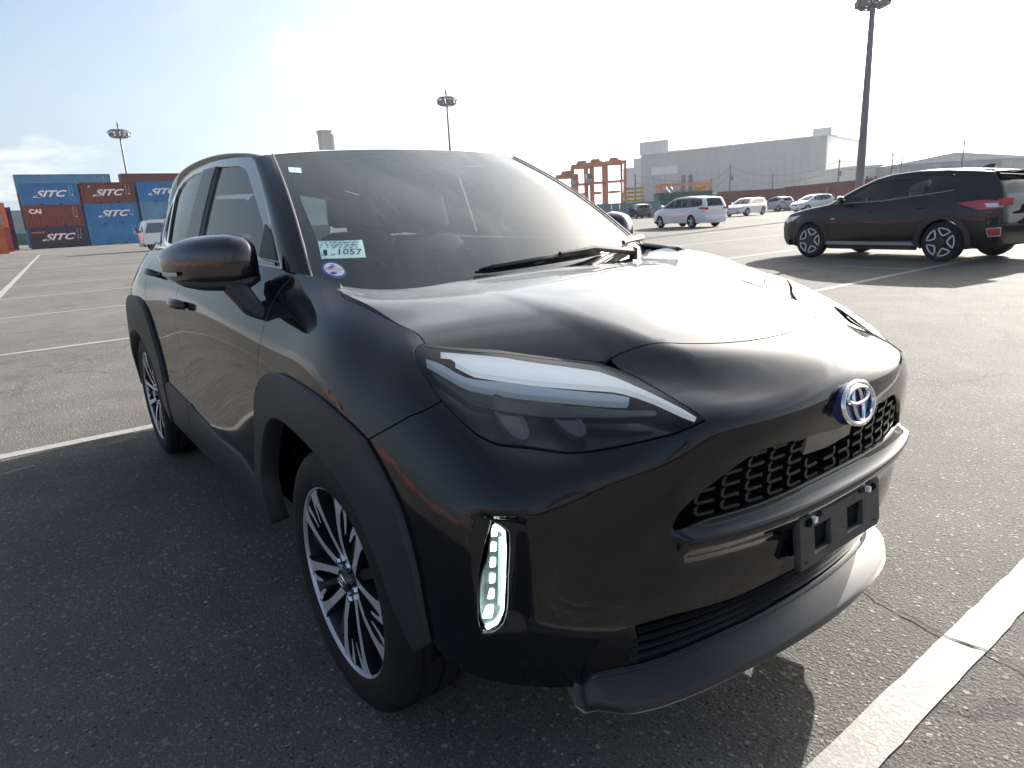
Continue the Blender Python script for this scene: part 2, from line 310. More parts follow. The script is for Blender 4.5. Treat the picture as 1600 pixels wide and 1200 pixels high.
# ---------------------------------------------------------------- spline surfaces
def _nat(n_x):
    x=np.asarray(n_x,float);n=len(x);h=np.diff(x)
    A=np.zeros((n,n));D=np.zeros((n,n));A[0,0]=A[-1,-1]=1
    for i in range(1,n-1):
        A[i,i-1]=h[i-1];A[i,i]=2*(h[i-1]+h[i]);A[i,i+1]=h[i]
        D[i,i-1]=6/h[i-1];D[i,i]=-6/h[i-1]-6/h[i];D[i,i+1]=6/h[i]
    return x,h,np.linalg.solve(A,D)
class Spl:
    """natural cubic spline basis over fixed knots: b(t) -> weights of the knot values"""
    def __init__(s,knots): s.x,s.h,s.M=_nat(knots);s.n=len(s.x)
    def b(s,t):
        t=np.atleast_1d(np.asarray(t,float));i=np.clip(np.searchsorted(s.x,t)-1,0,s.n-2)
        h=s.h[i];a=(s.x[i+1]-t)/h;c=(t-s.x[i])/h
        W=np.zeros((len(t),s.n));r=np.arange(len(t));W[r,i]+=a;W[r,i+1]+=c
        W+=((a**3-a)*h*h/6)[:,None]*s.M[i]+((c**3-c)*h*h/6)[:,None]*s.M[i+1]
        return W
class Surf:
    def __init__(s,u,v,P): s.U=Spl(u);s.V=Spl(v);s.P=np.asarray(P,float)
    def at(s,uv):
        uv=np.atleast_2d(np.asarray(uv,float))
        return np.einsum('ki,kj,ijd->kd',s.U.b(uv[:,0]),s.V.b(uv[:,1]),s.P)
    def nrm(s,uv):
        uv=np.atleast_2d(np.asarray(uv,float));e=2e-3
        a=s.at(uv+[e,0])-s.at(uv-[e,0]);b=s.at(uv+[0,e])-s.at(uv-[0,e])
        n=np.cross(a,b);return n/np.linalg.norm(n,axis=1)[:,None]
class Plane:
    def __init__(s,o,ex,ey):
        s.o,s.ex,s.ey=[np.asarray(a,float) for a in (o,ex,ey)];n=np.cross(s.ex,s.ey);s.n=n/np.linalg.norm(n)
    def at(s,uv):
        uv=np.atleast_2d(np.asarray(uv,float));return s.o+uv[:,:1]*s.ex+uv[:,1:]*s.ey
    def nrm(s,uv): return np.tile(s.n,(len(np.atleast_2d(uv)),1))
class Field:
    """z=f(x,y) (axis 2), y=f(x,z) (axis 1): uv are the two other coordinates; sgn orients the normal"""
    def __init__(s,f,axis,sgn=1): s.f=f;s.ax=axis;s.sg=sgn
    def at(s,uv):
        uv=np.atleast_2d(np.asarray(uv,float));w=s.f(uv[:,0],uv[:,1])
        return np.stack([uv[:,0],uv[:,1],w],1) if s.ax==2 else np.stack([uv[:,0],w,uv[:,1]],1)
    def nrm(s,uv):
        uv=np.atleast_2d(np.asarray(uv,float));e=2e-3
        a=s.at(uv+[e,0])-s.at(uv-[e,0]);b=s.at(uv+[0,e])-s.at(uv-[0,e])
        n=np.cross(a,b)*s.sg;return n/np.linalg.norm(n,axis=1)[:,None]
def spl1(xs,ys):
    S=Spl(xs);ys=np.asarray(ys,float)
    return lambda t:(S.b(np.clip(np.ravel(t),xs[0],xs[-1]))@ys).reshape(np.shape(t))
# ---------------------------------------------------------------- body wrap (right half, y given positive)
VR=[.25,.42,.55,.68,.79,.88,.96,1.04]
COL=[
 # tail
 [(-3.20,.50,.30),(-3.31,.50,.45),(-3.33,.50,.58),(-3.27,.50,.72),(-3.25,.50,.84),(-3.22,.50,.94),(-3.17,.50,1.04),(-3.12,.48,1.12)],
 [(-3.12,.72,.28),(-3.22,.72,.44),(-3.24,.72,.57),(-3.19,.72,.70),(-3.17,.71,.82),(-3.14,.69,.92),(-3.09,.66,1.02),(-3.02,.61,1.10)],
 [(-2.98,.82,.26),(-3.03,.825,.43),(-3.04,.83,.56),(-3.01,.825,.69),(-2.99,.815,.81),(-2.97,.79,.91),(-2.94,.745,1.01),(-2.90,.685,1.10)],
 [(-2.56,.845,.25),(-2.56,.855,.42),(-2.56,.862,.55),(-2.56,.866,.68),(-2.56,.862,.80),(-2.56,.838,.91),(-2.56,.785,1.02),(-2.56,.705,1.115)],
 [(-2.10,.835,.25),(-2.10,.850,.42),(-2.10,.848,.55),(-2.10,.846,.68),(-2.10,.842,.80),(-2.10,.828,.90),(-2.10,.785,1.015),(-2.10,.722,1.112)],
 [(-1.60,.825,.25),(-1.60,.848,.42),(-1.60,.838,.55),(-1.60,.832,.68),(-1.60,.832,.80),(-1.60,.822,.90),(-1.60,.782,1.01),(-1.60,.722,1.10)],
 [(-1.05,.825,.25),(-1.05,.848,.42),(-1.05,.836,.55),(-1.05,.829,.68),(-1.05,.830,.80),(-1.05,.820,.90),(-1.05,.778,1.0),(-1.05,.718,1.092)],
 [(-0.60,.830,.25),(-0.60,.848,.42),(-0.60,.840,.55),(-0.60,.834,.68),(-0.60,.832,.79),(-0.60,.818,.89),(-0.60,.770,.99),(-0.60,.706,1.08)],
 [(-0.25,.838,.25),(-0.25,.852,.42),(-0.25,.852,.55),(-0.25,.850,.68),(-0.25,.842,.79),(-0.25,.818,.89),(-0.25,.765,.985),(-0.23,.69,1.044)],
 [(0.02,.840,.25),(0.02,.856,.42),(0.02,.862,.55),(0.02,.864,.68),(0.02,.855,.785),(0.02,.828,.88),(0.00,.775,.96),(-0.03,.69,1.006)],
 [(0.22,.838,.25),(0.22,.854,.42),(0.22,.862,.55),(0.22,.862,.67),(0.21,.848,.77),(0.18,.815,.86),(0.15,.765,.93),(0.11,.695,.971)],
 [(0.41,.825,.25),(0.43,.846,.42),(0.44,.852,.55),(0.43,.848,.66),(0.40,.826,.755),(0.35,.790,.845),(0.27,.745,.915),(0.20,.690,.953)],
 # front corner to centre
 [(0.50,.745,.25),(0.56,.775,.42),(0.585,.785,.55),(0.585,.782,.66),(0.56,.764,.735),(0.48,.738,.82),(0.35,.695,.90),(0.25,.655,.94)],
 [(0.58,.60,.25),(0.64,.61,.42),(0.650,.617,.55),(0.660,.622,.65),(0.652,.618,.722),(0.605,.608,.775),(0.46,.595,.872),(0.31,.58,.925)],
 [(0.66,.44,.25),(0.715,.445,.42),(0.725,.45,.55),(0.725,.45,.65),(0.735,.45,.73),(0.72,.44,.80),(0.58,.435,.862),(0.45,.43,.895)],
 [(0.72,.24,.25),(0.765,.24,.42),(0.780,.24,.55),(0.770,.24,.65),(0.782,.24,.735),(0.788,.24,.805),(0.69,.24,.862),(0.595,.235,.912)],
 [(0.74,.0,.25),(0.785,.0,.42),(0.795,.0,.55),(0.780,.0,.65),(0.796,.0,.735),(0.806,.0,.808),(0.73,.0,.872),(0.645,.0,.905)],
]
def body_grid():
    R=np.array(COL,float);R[:,:,1]*=-1
    mid=R[:,3,:2];d=np.r_[0,np.cumsum(np.linalg.norm(np.diff(mid,axis=0),axis=1))];u=d-d[-1]
    L=R[:-1][::-1].copy();L[:,:,1]*=-1
    return np.r_[u,-u[:-1][::-1]],np.concatenate([R,L])
BU,BP=body_grid()
_B0=Surf(BU,VR,BP)
def add_row(v,edit):
    global BP,VR
    k=int(np.searchsorted(VR,v)); row=np.array([_B0.at([(u,v)])[0] for u in BU])
    for i,u in enumerate(BU):
        for a,(x,z) in edit.items():
            if abs(abs(u)-abs(BU[a]))<1e-6: row[i,0]=x; row[i,2]=z
    BP=np.insert(BP,k,row,axis=1); VR=VR[:k]+[v]+VR[k:]
add_row(.862,{13:(.622,.762),14:(.728,.783),15:(.792,.789),16:(.808,.792)})
# ---------------------------------------------------------------- hood
_zc=spl1([-.5,-.35,-.2,0,.2,.45,.645,.75],[1.0,1.012,1.022,1.022,1.002,.953,.905,.872])
_hk=spl1([-.5,-.35,-.2,0,.11,.2,.31,.45,.55,.7],[.02,.02,.02,.035,.09,.11,.2,.40,.46,.48])
def hood_z(x,y):
    a=np.abs(y);yc=.435-.13*(np.clip(x,-.4,.7)+.4)/1.0
    t=a-yc;w=.022
    soft=np.where(t<-w,0,np.where(t>w,t,(t+w)**2/(4*w)))
    lift=.045*np.exp(-((np.minimum(x,.5)+.32)/.22)**2)*np.clip((a-.42)/.26,0,1)**2
    return _zc(x)-.012*np.minimum(a/.4,1)**2-_hk(x)*soft+lift
HOOD=Field(hood_z,2)
def sst(t): t=np.clip(t,0,1);return t*t*(3-2*t)
class BodySurf(Surf):
    def at(s,uv):
        uv=np.atleast_2d(np.asarray(uv,float));P=Surf.at(s,uv)
        a=np.abs(uv[:,0]);v=uv[:,1]
        bar=.030*sst((.625-v)/.022)*(1-sst((.60-v)/.085))*sst((.475-a)/.03)
        pk=.020*sst((a-.742)/.035)*sst((.848-a)/.014)*sst((.735-v)/.03)*sst((v-.445)/.05)
        d=bar-pk
        m=a<1.0
        n=np.zeros_like(P)
        k=np.clip((a-.45)/.6,0,1)*np.pi/2
        n[:,0]=np.cos(k);n[:,1]=np.sin(k)*np.sign(uv[:,0])
        P=P+n*(d*m)[:,None]
        w=sst((v-.915)/.115)*sst((.475-a)/.07)
        P[:,2]+=w*(hood_z(P[:,0],P[:,1])-P[:,2])
        return P
BODY=BodySurf(BU,VR,BP)
# ---------------------------------------------------------------- windshield: rows base->top, cols across
def ws_grid():
    ys=np.array([-1,-.75,-.4,0,.4,.75,1.]);ts=[0,.33,.66,1.]
    base=np.array([-.394,1.049]);basec=np.array([-.15,.985]);top=np.array([-1.03,1.448]);topc=np.array([-.965,1.464])
    G=[]
    for y in ys:
        c=1-abs(y)**2.2
        col=[]
        for t in ts:
            b=base+(basec-base)*c;tp=top+(topc-top)*c
            p=b+(tp-b)*t; bow=.028*np.sin(np.pi*t)
            w=(.683+(.535-.683)*t)
            col.append((p[0]+bow*.5,y*w,p[1]+bow*.87))
        G.append(col)
    return ys,ts,np.array(G)
_a,_b,_c=ws_grid();WS=Surf(_a,_b,_c)
# ---------------------------------------------------------------- roof: cols across y(-1..1), rows along front->rear
def roof_grid():
    ys=np.array([-1,-.8,-.4,0,.4,.8,1.]);
    st=[(-1.03,.535,1.448,-.965,1.464),(-1.3,.562,1.478,-1.28,1.494),(-1.75,.572,1.502,-1.75,1.514),(-2.25,.565,1.495,-2.25,1.512),(-2.75,.53,1.45,-2.8,1.487),(-3.0,.50,1.39,-3.1,1.452)]
    G=[]
    for y in ys:
        c=1-abs(y)**2.4
        G.append([(xe+(xc-xe)*c,y*w,ze+(zc-ze)*c) for xe,w,ze,xc,zc in st])
    return ys,[0,.12,.34,.58,.83,1.],np.array(G)
_a,_b,_c=roof_grid();ROOF=Surf(_a,_b,_c)
# ---------------------------------------------------------------- side greenhouse y=-g(x,z)
_gb=spl1([-3.1,-2.7,-2.2,-1.6,-1.0,-.5,-.2],[.60,.685,.728,.732,.728,.712,.69])
_gt=spl1([-3.1,-2.7,-2.2,-1.6,-1.0,-.5,-.2],[.46,.525,.572,.588,.575,.55,.53])
def gh_y(x,z):
    t=(z-1.06)/.40
    return -(_gb(x)+(_gt(x)-_gb(x))*t+.022*np.clip(t*(1-t),-.3,1))
SIDE=Field(gh_y,1)
# outlines of the panels, in the coordinates of the body surface (metres along the body, metres up)
L=dict(
 hood_side=[(-1.643,1.054),(-1.559,1.028),(-1.514,1.026),(-1.449,1.028),(-1.27,1.043),(-1.054,1.058),(-0.956,1.05),(-0.909,1.026)],
 hl_rear=[(-0.909,1.026),(-0.952,1.01),(-0.969,0.992),(-0.958,0.97),(-0.931,0.948),(-0.904,0.928),(-0.878,0.906)],
 hl_low=[(-0.878,0.906),(-0.844,0.889),(-0.81,0.873),(-0.775,0.868),(-0.702,0.877),(-0.638,0.876),(-0.59,0.878),(-0.527,0.878),(-0.461,0.878),(-0.404,0.888)],
 hl_top=[(-0.909,1.026),(-0.819,1.028),(-0.685,1.031),(-0.597,1.038),(-0.492,1.036),(-0.438,1.02),(-0.416,0.972),(-0.413,0.923),(-0.404,0.888)],
 hood_front=[(-0.438,1.02),(-0.374,1.014),(-0.336,1.002),(-0.312,0.995),(-0.167,1.022),(0.015,1.037)],
 seam=[(-0.878,0.906),(-0.994,0.865),(-1.16,0.786)],
 clad_out_rear=[(-1.16,0.786),(-1.247,0.801),(-1.411,0.816),(-1.668,0.817),(-1.749,0.811),(-1.81,0.8),(-1.873,0.774),(-1.917,0.744),(-1.958,0.698),(-1.978,0.651)],
 clad_out_front=[(-1.16,0.786),(-1.082,0.741),(-1.022,0.675),(-0.994,0.566),(-0.983,0.471),(-0.973,0.398)],
 clad_in=[(-1.02,0.358),(-1.08,0.444),(-1.128,0.542),(-1.241,0.648),(-1.414,0.691),(-1.58,0.703),(-1.723,0.697),(-1.795,0.678),(-1.867,0.633),(-1.928,0.554),(-1.965,0.462),(-1.966,0.413),(-1.949,0.359),(-1.843,0.336)],
 door_front=[(-1.978,0.651),(-1.95,0.729),(-1.924,0.829),(-1.908,0.868),(-1.908,0.912),(-1.917,0.944)],
 rocker_top=[(-3.002,0.482),(-2.902,0.466),(-2.639,0.451),(-2.472,0.443),(-2.375,0.447),(-2.194,0.446),(-2.037,0.414),(-1.945,0.374),(-1.831,0.353)],
 rocker_bot=[(-1.852,0.324),(-1.918,0.326),(-2.168,0.312),(-2.402,0.292),(-2.808,0.282),(-3.157,0.308),(-3.24,0.32)],
 drl=[(-0.818,0.692),(-0.806,0.685),(-0.794,0.672),(-0.792,0.629),(-0.797,0.556),(-0.801,0.487),(-0.811,0.464),(-0.833,0.455),(-0.839,0.503),(-0.835,0.586),(-0.826,0.652)],
 drl_pocket=[(-0.827,0.701),(-0.81,0.727),(-0.789,0.74),(-0.772,0.721),(-0.766,0.662),(-0.758,0.617),(-0.75,0.567),(-0.747,0.523),(-0.769,0.484),(-0.788,0.47),(-0.809,0.451),(-0.841,0.442),(-0.844,0.51),(-0.841,0.592),(-0.836,0.652)],
 grille_top=[(-0.466,0.627),(-0.455,0.66),(-0.446,0.674),(-0.402,0.715),(-0.347,0.751),(-0.287,0.781),(-0.221,0.785),(-0.104,0.776)],
 grille_bot=[(-0.462,0.621),(-0.391,0.629),(-0.272,0.63),(-0.119,0.635)],
 intake_top=[(-0.627,0.277),(-0.63,0.32),(-0.622,0.36),(-0.606,0.388),(-0.587,0.4),(-0.464,0.416),(-0.303,0.415),(-0.151,0.424)],
 intake_bot=[(-0.616,0.248),(-0.595,0.269),(-0.477,0.276),(-0.325,0.303),(-0.137,0.319),(0.036,0.314)],
 bumper_bot=[(-0.973,0.398),(-0.927,0.359),(-0.862,0.33),(-0.761,0.287),(-0.675,0.255),(-0.615,0.243)],
 hl_white=[(-0.828,1.013),(-0.699,1.018),(-0.614,1.021),(-0.51,1.014),(-0.455,1.001),(-0.436,0.965),(-0.425,0.931),(-0.411,0.897),(-0.427,0.913),(-0.441,0.944),(-0.464,0.961),(-0.494,0.965),(-0.556,0.97),(-0.649,0.974),(-0.741,0.974),(-0.783,0.99)],
 hl_tube=[(-0.901,0.992),(-0.837,0.985),(-0.77,0.965),(-0.656,0.969),(-0.564,0.963),(-0.486,0.953),(-0.468,0.946),(-0.481,0.94),(-0.579,0.951),(-0.673,0.954),(-0.775,0.954),(-0.824,0.965),(-0.896,0.984)],
 rarch_out=[(-3.475,0.44),(-3.515,0.601),(-3.595,0.735),(-3.693,0.818),(-3.832,0.851),(-3.997,0.857),(-4.168,0.84),(-4.299,0.767),(-4.362,0.653),(-4.39,0.491),(-4.42,0.41)],
 rarch_in=[(-3.604,0.354),(-3.615,0.424),(-3.64,0.491),(-3.676,0.553),(-3.723,0.608),(-3.779,0.651),(-3.842,0.682),(-3.911,0.7),(-3.982,0.705),(-4.054,0.696),(-4.121,0.675),(-4.181,0.64),(-4.23,0.594),(-4.269,0.537),(-4.301,0.474),(-4.328,0.405),(-4.348,0.334)],
 door_split=[(-3.015,0.475),(-3.045,0.601),(-3.075,0.744),(-3.076,0.88),(-3.055,0.952)],
 rdoor_rear=[(-3.535,0.88),(-3.633,0.934)],
 rock_r=[(-3.015,0.475),(-3.265,0.489),(-3.435,0.499),(-3.47,0.46)],
)
# ---------------------------------------------------------------- the black crossover in front
car=thing('parked_car','glossy black compact crossover in the foreground with lit daytime lamps and empty plate holder','car',(0,0,0))
def onto(name): return L[name]
rv=lambda P:list(P)[::-1]
def both(fn):
    for s in (1,-1): fn(s)
def pan(name,P,m,s,parent=car,holes=(),**k):
    if s<0: P=mirror_uv(P); holes=[mirror_uv(H) for H in holes]
    return panel(name,BODY,P,m,parent,holes,**k)
SH=round_line(L['hood_side'],.02); HF=[q for q in L['hood_front'] if q[0]<-.1]; HF[0]=L['hl_top'][5]
HF=round_line([HF[0],(-.39,1.036),(-.33,1.042),(-.27,1.040),(-.14,1.040),(0,1.040)],.02)
HLR=round_line(L['hl_rear']);HLL=round_line(L['hl_low']);HLT=round_line(L['hl_top'])
COR=round_line(L['clad_out_rear']);COF=round_line(L['clad_out_front'])
DF=round_line(L['door_front'])+[(-1.905,1.0),(-1.885,1.04)]
parts={}
# hood: outline taken from the same curves as its neighbours
def hood():
    a=BODY.at(np.array(SH[3:]))[:,:2]; b=BODY.at(np.array([q for q in HLT if q[0]<-.437][1:]))[:,:2]; c=BODY.at(np.array(HF))[:,:2]
    a=a[a[:,0]>-.16]
    rear=round_line([(-.175,-.70),(-.25,-.685),(-.31,-.64),(-.345,-.55),(-.37,-.30),(-.37,0)],.03)
    right=[tuple(q) for q in rear[::-1]]+[tuple(q) for q in a]+[tuple(q) for q in b]+[tuple(q) for q in c]
    P=right[:-1]+[(x,-y) for x,y in right[::-1][:-1]]
    return panel('hood',HOOD,P,'paint',car,h=.022,hb=.014,gap=.0028,thick=.02)
hood()
# bumper cover with nose, lamp pockets, grille and intake openings
TIP=[q for q in HLT if q[0]>=-.4365]
GT=round_line(L['grille_top']+[(0,.762)],.02);GB=L['grille_bot']+[(0,.636)]
IT=round_line(L['intake_top']+[(0,.424)],.02);IB=round_line(L['intake_bot'][:-1]+[(0,.322)],.02)
DP=round_line(L['drl_pocket']+L['drl_pocket'][:1],.012)
DL=L['drl']
def sym(P): return list(P)+[(-a,b) for a,b in P[::-1] if abs(a)>1e-6]
bump_half=rv(L['bumper_bot']+[(-.45,.236),(0,.236)])+rv(COF)+rv(L['seam'])[1:]+HLL[1:]+rv(TIP)[1:]+HF[1:]
bump=sym(bump_half[1:])
GH=sym(GT+[]) ; GHb=sym(GB)
grille_hole=GH+rv(GHb); intake_hole=sym(IT)+rv(sym(IB))
drl_hole=inset(np.array(round_line(DL+DL[:1],.01)[:-1]),-.006)
bumper=panel('front_bumper',BODY,bump,'bumperpaint',car,[grille_hole,intake_hole,drl_hole,mirror_uv(drl_hole)],h=.018,hb=.010,gap=.0022,thick=.02)
def fender(s):
    P=DF[::-1]+rv(COR)+rv(L['seam'])[1:]+rv(HLR)[1:]+rv(SH)[1:]+[(-1.70,1.045)]
    return pan('front_fender',P,'paint',s,h=.024,gap=.002,thick=.02)
both(fender)
ROCK_T=round_line([q for q in L['rocker_top'] if q[0]<-2.05]+[(-2.04,.41)],.03)
LEG=[(-1.978,.651),(-2.0,.58),(-2.02,.50),(-2.04,.41)]
BELT=1.038
DS=round_line(L['door_split'])+[(-3.045,BELT)]
def front_door(s):
    P=LEG[1:]+rv(ROCK_T)[1:]+DS[1:]+rv(DF)
    return pan('front_door',P,'paint',s,h=.026,gap=.0022,thick=.02)
fd={s:front_door(s) for s in (1,-1)}
RA=round_line(L['rarch_out'])
RR=round_line(L['rock_r'])
def rear_door(s):
    k=[q for q in RA if q[0]>-3.70 and q[1]>.46]
    P=rv(DS)+RR[1:]+k[1:]+[(-3.70,.86),(-3.78,.92),(-3.84,.98),(-3.87,BELT)]
    return pan('rear_door',P,'paint',s,h=.03,gap=.0022,thick=.02)
rd={s:rear_door(s) for s in (1,-1)}
def rear_quarter(s):
    k=[q for q in RA if q[0]<=-3.70]
    P=[(-3.70,.86)]+k+[(-4.40,.41),(-4.62,.42),(-4.86,.45),(-4.86,1.03),(-4.5,BELT),(-3.87,BELT),(-3.84,.98),(-3.78,.92)]
    return pan('rear_quarter_panel',P,'paint',s,h=.03,thick=.02)
both(rear_quarter)
# matte cladding round the arches and along the sills
CI=round_line(L['clad_in'][:11]+[(-1.962,.41),(-1.955,.30)])
def cladding(s):
    P=COF[::-1]+COR[1:]+LEG[1:]+[(-2.03,.29)]+rv(CI)
    pan('wheel_arch_cladding',P,'clad',s,lift=.016,h=.03,hb=.014,gap=.0005,thick=.055,lip=.006)
    P=ROCK_T+[(-2.03,.29),(-2.6,.275),(-3.015,.275)]
    pan('sill_cladding',P,'clad',s,fd[s],lift=.010,h=.04,gap=.001,thick=.05,lip=.006)
    P=RR+[(-3.48,.40),(-3.46,.29),(-3.015,.275)]
    pan('sill_cladding',P,'clad',s,rd[s],lift=.010,h=.04,gap=.001,thick=.05,lip=.006)
    P=RA+rv(round_line(L['rarch_in']))+[(-3.52,.29),(-3.475,.36)]
    pan('wheel_arch_cladding',P,'clad',s,lift=.016,h=.03,gap=.0005,thick=.055,lip=.006)
both(cladding)
# inner shell that closes the view through gaps, wheel housings
def shell(s):
    F1=CI[:]; 
    P=[(-4.8,.30),(-4.36,.32)]+[(a,b) for a,b in rv(round_line(L['rarch_in']))]+[(-3.56,.28),(-1.97,.28)]+rv(CI)+[(-.99,.46),(-.93,.44),(-.80,.38),(-.66,.31),(0,.28),(0,1.0),(-.9,.99),(-1.5,1.0),(-4.8,1.0)]
    P=[(max(min(a,0),-4.8),b) for a,b in P]
    g=[(a*.98,.60+.04*0+(b-.63)*1.0) for a,b in GT if a<-.05]
    return pan('inner_shell',P,'dark',s,lift=-.085,h=.06,hb=.04,gap=.004,thick=.02)
both(shell)
def housing(x0,s):
    rows=[]
    for k in range(0,25):
        w=R(-4+k*188/24); rr_=.385+.055*max(0,math.sin(w))**.5; rows.append([(x0+rr_*math.cos(w),-s*y,.334+rr_*math.sin(w)) for y in (.815,.60,.50)])
    o=strip_obj('wheel_housing',rows,'dark',car); b=MB(); b.box((x0,-s*.50,.50),(.80,.02,.58)); b.obj('housing_wall','dark',o)
for x0 in (0,-2.56):
    for s in (1,-1): housing(x0,s)
# headlights
HL=HLR+HLL[1:]+rv(HLT)[1:]
def resamp(P,n):
    P=np.asarray(P,float);d=np.r_[0,np.cumsum(np.linalg.norm(np.diff(P,axis=0),axis=1))];t=np.linspace(0,d[-1],n)
    return np.stack([np.interp(t,d,P[:,k]) for k in range(P.shape[1])],1)
def headlight(s):
    lens=pan('headlight',HL,'lens',s,h=.02,gap=.0035,lift=.001,thick=.008,lip=.003)
    pan('lamp_housing',HL,'lampdark',s,lens,lift=-.062,h=.04,gap=.001,thick=.004)
    # gasket frame between lens and sheet metal
    pan('lamp_gasket',HL,'seal',s,lens,[inset(np.array(HL[:-1]),.0046)],lift=.0015,gap=.0022,h=.05,thick=.03,lip=.0008)
    top=[q_ for q_ in HLT if q_[0]<-.43]; pan('lamp_gasket',[(a,b_-.0025) for a,b_ in top]+[(a,b_-.012) for a,b_ in top[::-1]],'seal',s,lens,lift=.0016,gap=.0,h=.05,thick=.02,lip=.0008)
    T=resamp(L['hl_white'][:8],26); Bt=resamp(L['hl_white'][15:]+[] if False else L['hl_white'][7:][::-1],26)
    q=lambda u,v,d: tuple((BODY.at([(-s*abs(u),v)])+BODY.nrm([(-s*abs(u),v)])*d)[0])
    strip_obj('brow_added_glow',[[q(*t,-.020),q(*t,-.005),q(*(t*.5+b_*.5),-.006),q(*b_,-.007),q(*b_,-.020)] for t,b_ in zip(T,Bt)],'brow',lens,smooth=35)
    pan('light_guide',round_line(L['hl_tube']+L['hl_tube'][:1],.02)[:-1],'lightbar',s,lens,lift=-.013,h=.03,gap=.0,thick=.016)
    pan('lamp_divider',[(-.90,.975),(-.78,.945),(-.66,.945),(-.57,.942),(-.49,.93),(-.45,.925),(-.46,.918),(-.57,.928),(-.67,.93),(-.78,.928),(-.88,.955)],'gloss',s,lens,lift=-.02,h=.03,gap=0,thick=.02)
    for u,v,r in ((-.705,.926,.022),(-.60,.928,.016)):
        ring=[(u+r*math.cos(w),v+r*math.sin(w)) for w in np.linspace(0,2*math.pi,25)[:-1]]
        o=pan('projector',ring,'projlens',s,lens,h=.02,hb=.01,gap=0,lift=-.026,thick=.02,lip=.004)
        pan('projector_rim',[(u+(r+.005)*math.cos(w),v+(r+.005)*math.sin(w)) for w in np.linspace(0,2*math.pi,25)[:-1]],'lightbar_dim',s,o,[ring],h=.02,hb=.01,gap=0,lift=-.024,thick=.02,lip=.001)
MT['lightbar_dim']=mat('lamp_rim_grey',(.10,.12,.14),rough=.25,coat=.5)
MT['projlens']=mat('projector_glass',(.05,.065,.085),rough=.05,coat=1)
both(headlight)
# daytime lamps in the bumper corners
def drl(s):
    o=pan('daytime_lamp',round_line(DL+DL[:1],.01)[:-1],'lens',s,h=.012,hb=.008,gap=.001,lift=.002,thick=.012,lip=.0015)
    pan('lamp_bowl',round_line(DL+DL[:1],.01)[:-1],'ledbowl',s,o,h=.015,hb=.01,gap=.0005,lift=-.013,thick=.006)
    for i in range(6):
        v=.668-i*.0365; u=-.8165-.0028*i
        pan('led',[(u-.006,v-.0085),(u+.0035,v-.0075),(u+.0045,v+.0085),(u-.004,v+.0095)],'led',s,o,h=.01,hb=.006,gap=0,lift=-.007,thick=.006)
    pan('light_guide',[(-.8065,.655),(-.8000,.655),(-.8060,.500),(-.8130,.500)],'ledguide',s,o,h=.01,hb=.008,gap=0,lift=-.005,thick=.006)
    rim=[(-.8165,.689),(-.806,.683),(-.7958,.671),(-.7938,.629),(-.7985,.556),(-.8025,.489),(-.812,.4675),(-.831,.4585)]
    P=rim+[(a-.0035,b-(.004 if i>5 else .001)) for i,(a,b) in list(enumerate(rim))[::-1]]
    P=rim+[(a-.003,b+(.004 if i>5 else -.002)) for i,(a,b) in list(enumerate(rim))[::-1]]
    pan('lit_edge',P,'led',s,o,h=.01,hb=.008,gap=0,lift=-.003,thick=.006)
MT['ledbowl']=mat('lamp_bowl',(.10,.13,.13),rough=.3,metal=.3)
both(drl)
# grille: dark backing, centre panel and the pattern of hooked bars
gp=panel('grille',BODY,grille_hole,'dark',car,h=.03,gap=-.004,lift=-.055,thick=.004)
cp=[(-.100,.781),(-.05,.772),(0,.768),(.05,.772),(.100,.781),(.098,.708),(.0,.700),(-.098,.708)]
panel('radar_panel',BODY,cp,'gloss',gp,h=.03,gap=.001,lift=-.014,thick=.02)
def onbody(u,v,d): 
    return Vector((BODY.at([(u,v)])+BODY.nrm([(u,v)])*d)[0])
hole=np.array(GH+rv(GHb))
def hook(pts):
    """one hooked bar of the grille, square in section"""
    rows=[]
    for (u,v) in pts:
        rows.append(None)
    b=MB(); P=[];n=len(pts)
    for i,(u,v) in enumerate(pts):
        a=np.array(pts[max(i-1,0)]);c=np.array(pts[min(i+1,n-1)]);t=c-a;t/=np.linalg.norm(t);w=np.array([-t[1],t[0]])*.0042
        e=[onbody(u+w[0],v+w[1],-.010),onbody(u-w[0],v-w[1],-.010),onbody(u-w[0],v-w[1],-.034),onbody(u+w[0],v+w[1],-.034)]
        P.append(e)
    V=[q for e in P for q in e];F=[(i*4+k,i*4+(k+1)%4,(i+1)*4+(k+1)%4,(i+1)*4+k) for i in range(n-1) for k in range(4)]+[(3,2,1,0),tuple((n-1)*4+k for k in range(4))]
    b.add(V,F); return b
for j in range(5):
    v0=.6415+j*.0315
    for i in range(-7,8):
        u=i*.064+(.016 if j%2 else 0)*0
        c=(u,v0+.012)
        if abs(u)<.075 and v0>.69: continue
        sgn=-1 if u<0 else 1
        a=.026
        pts=[(u+sgn*(a-.006),v0+.0235),(u+sgn*a,v0+.018),(u+sgn*a,v0+.006),(u+sgn*(a-.006),v0),(u-sgn*(a-.008),v0)]
        ok=inside(np.array(pts),hole)
        if ok.sum()<5:
            pts=[q for q,k in zip(pts,ok) if k]
            if len(pts)<2: continue
        if abs(u)<.13 and v0>.69 and min(abs(q[0]) for q in pts)<.104: pts=[q for q in pts if abs(q[0])>.104]
        if len(pts)<2: continue
        hook(pts).obj('grille_bar','satin',gp,smooth=None)
# frame of the mouth: thin satin edge under the grille
b=MB();P=[onbody(a,b_-.003,-.004) for a,b_ in sym(round_line(GB,.03))]; b.tube(P,.0045,6); b.obj('grille_surround','satin',gp)
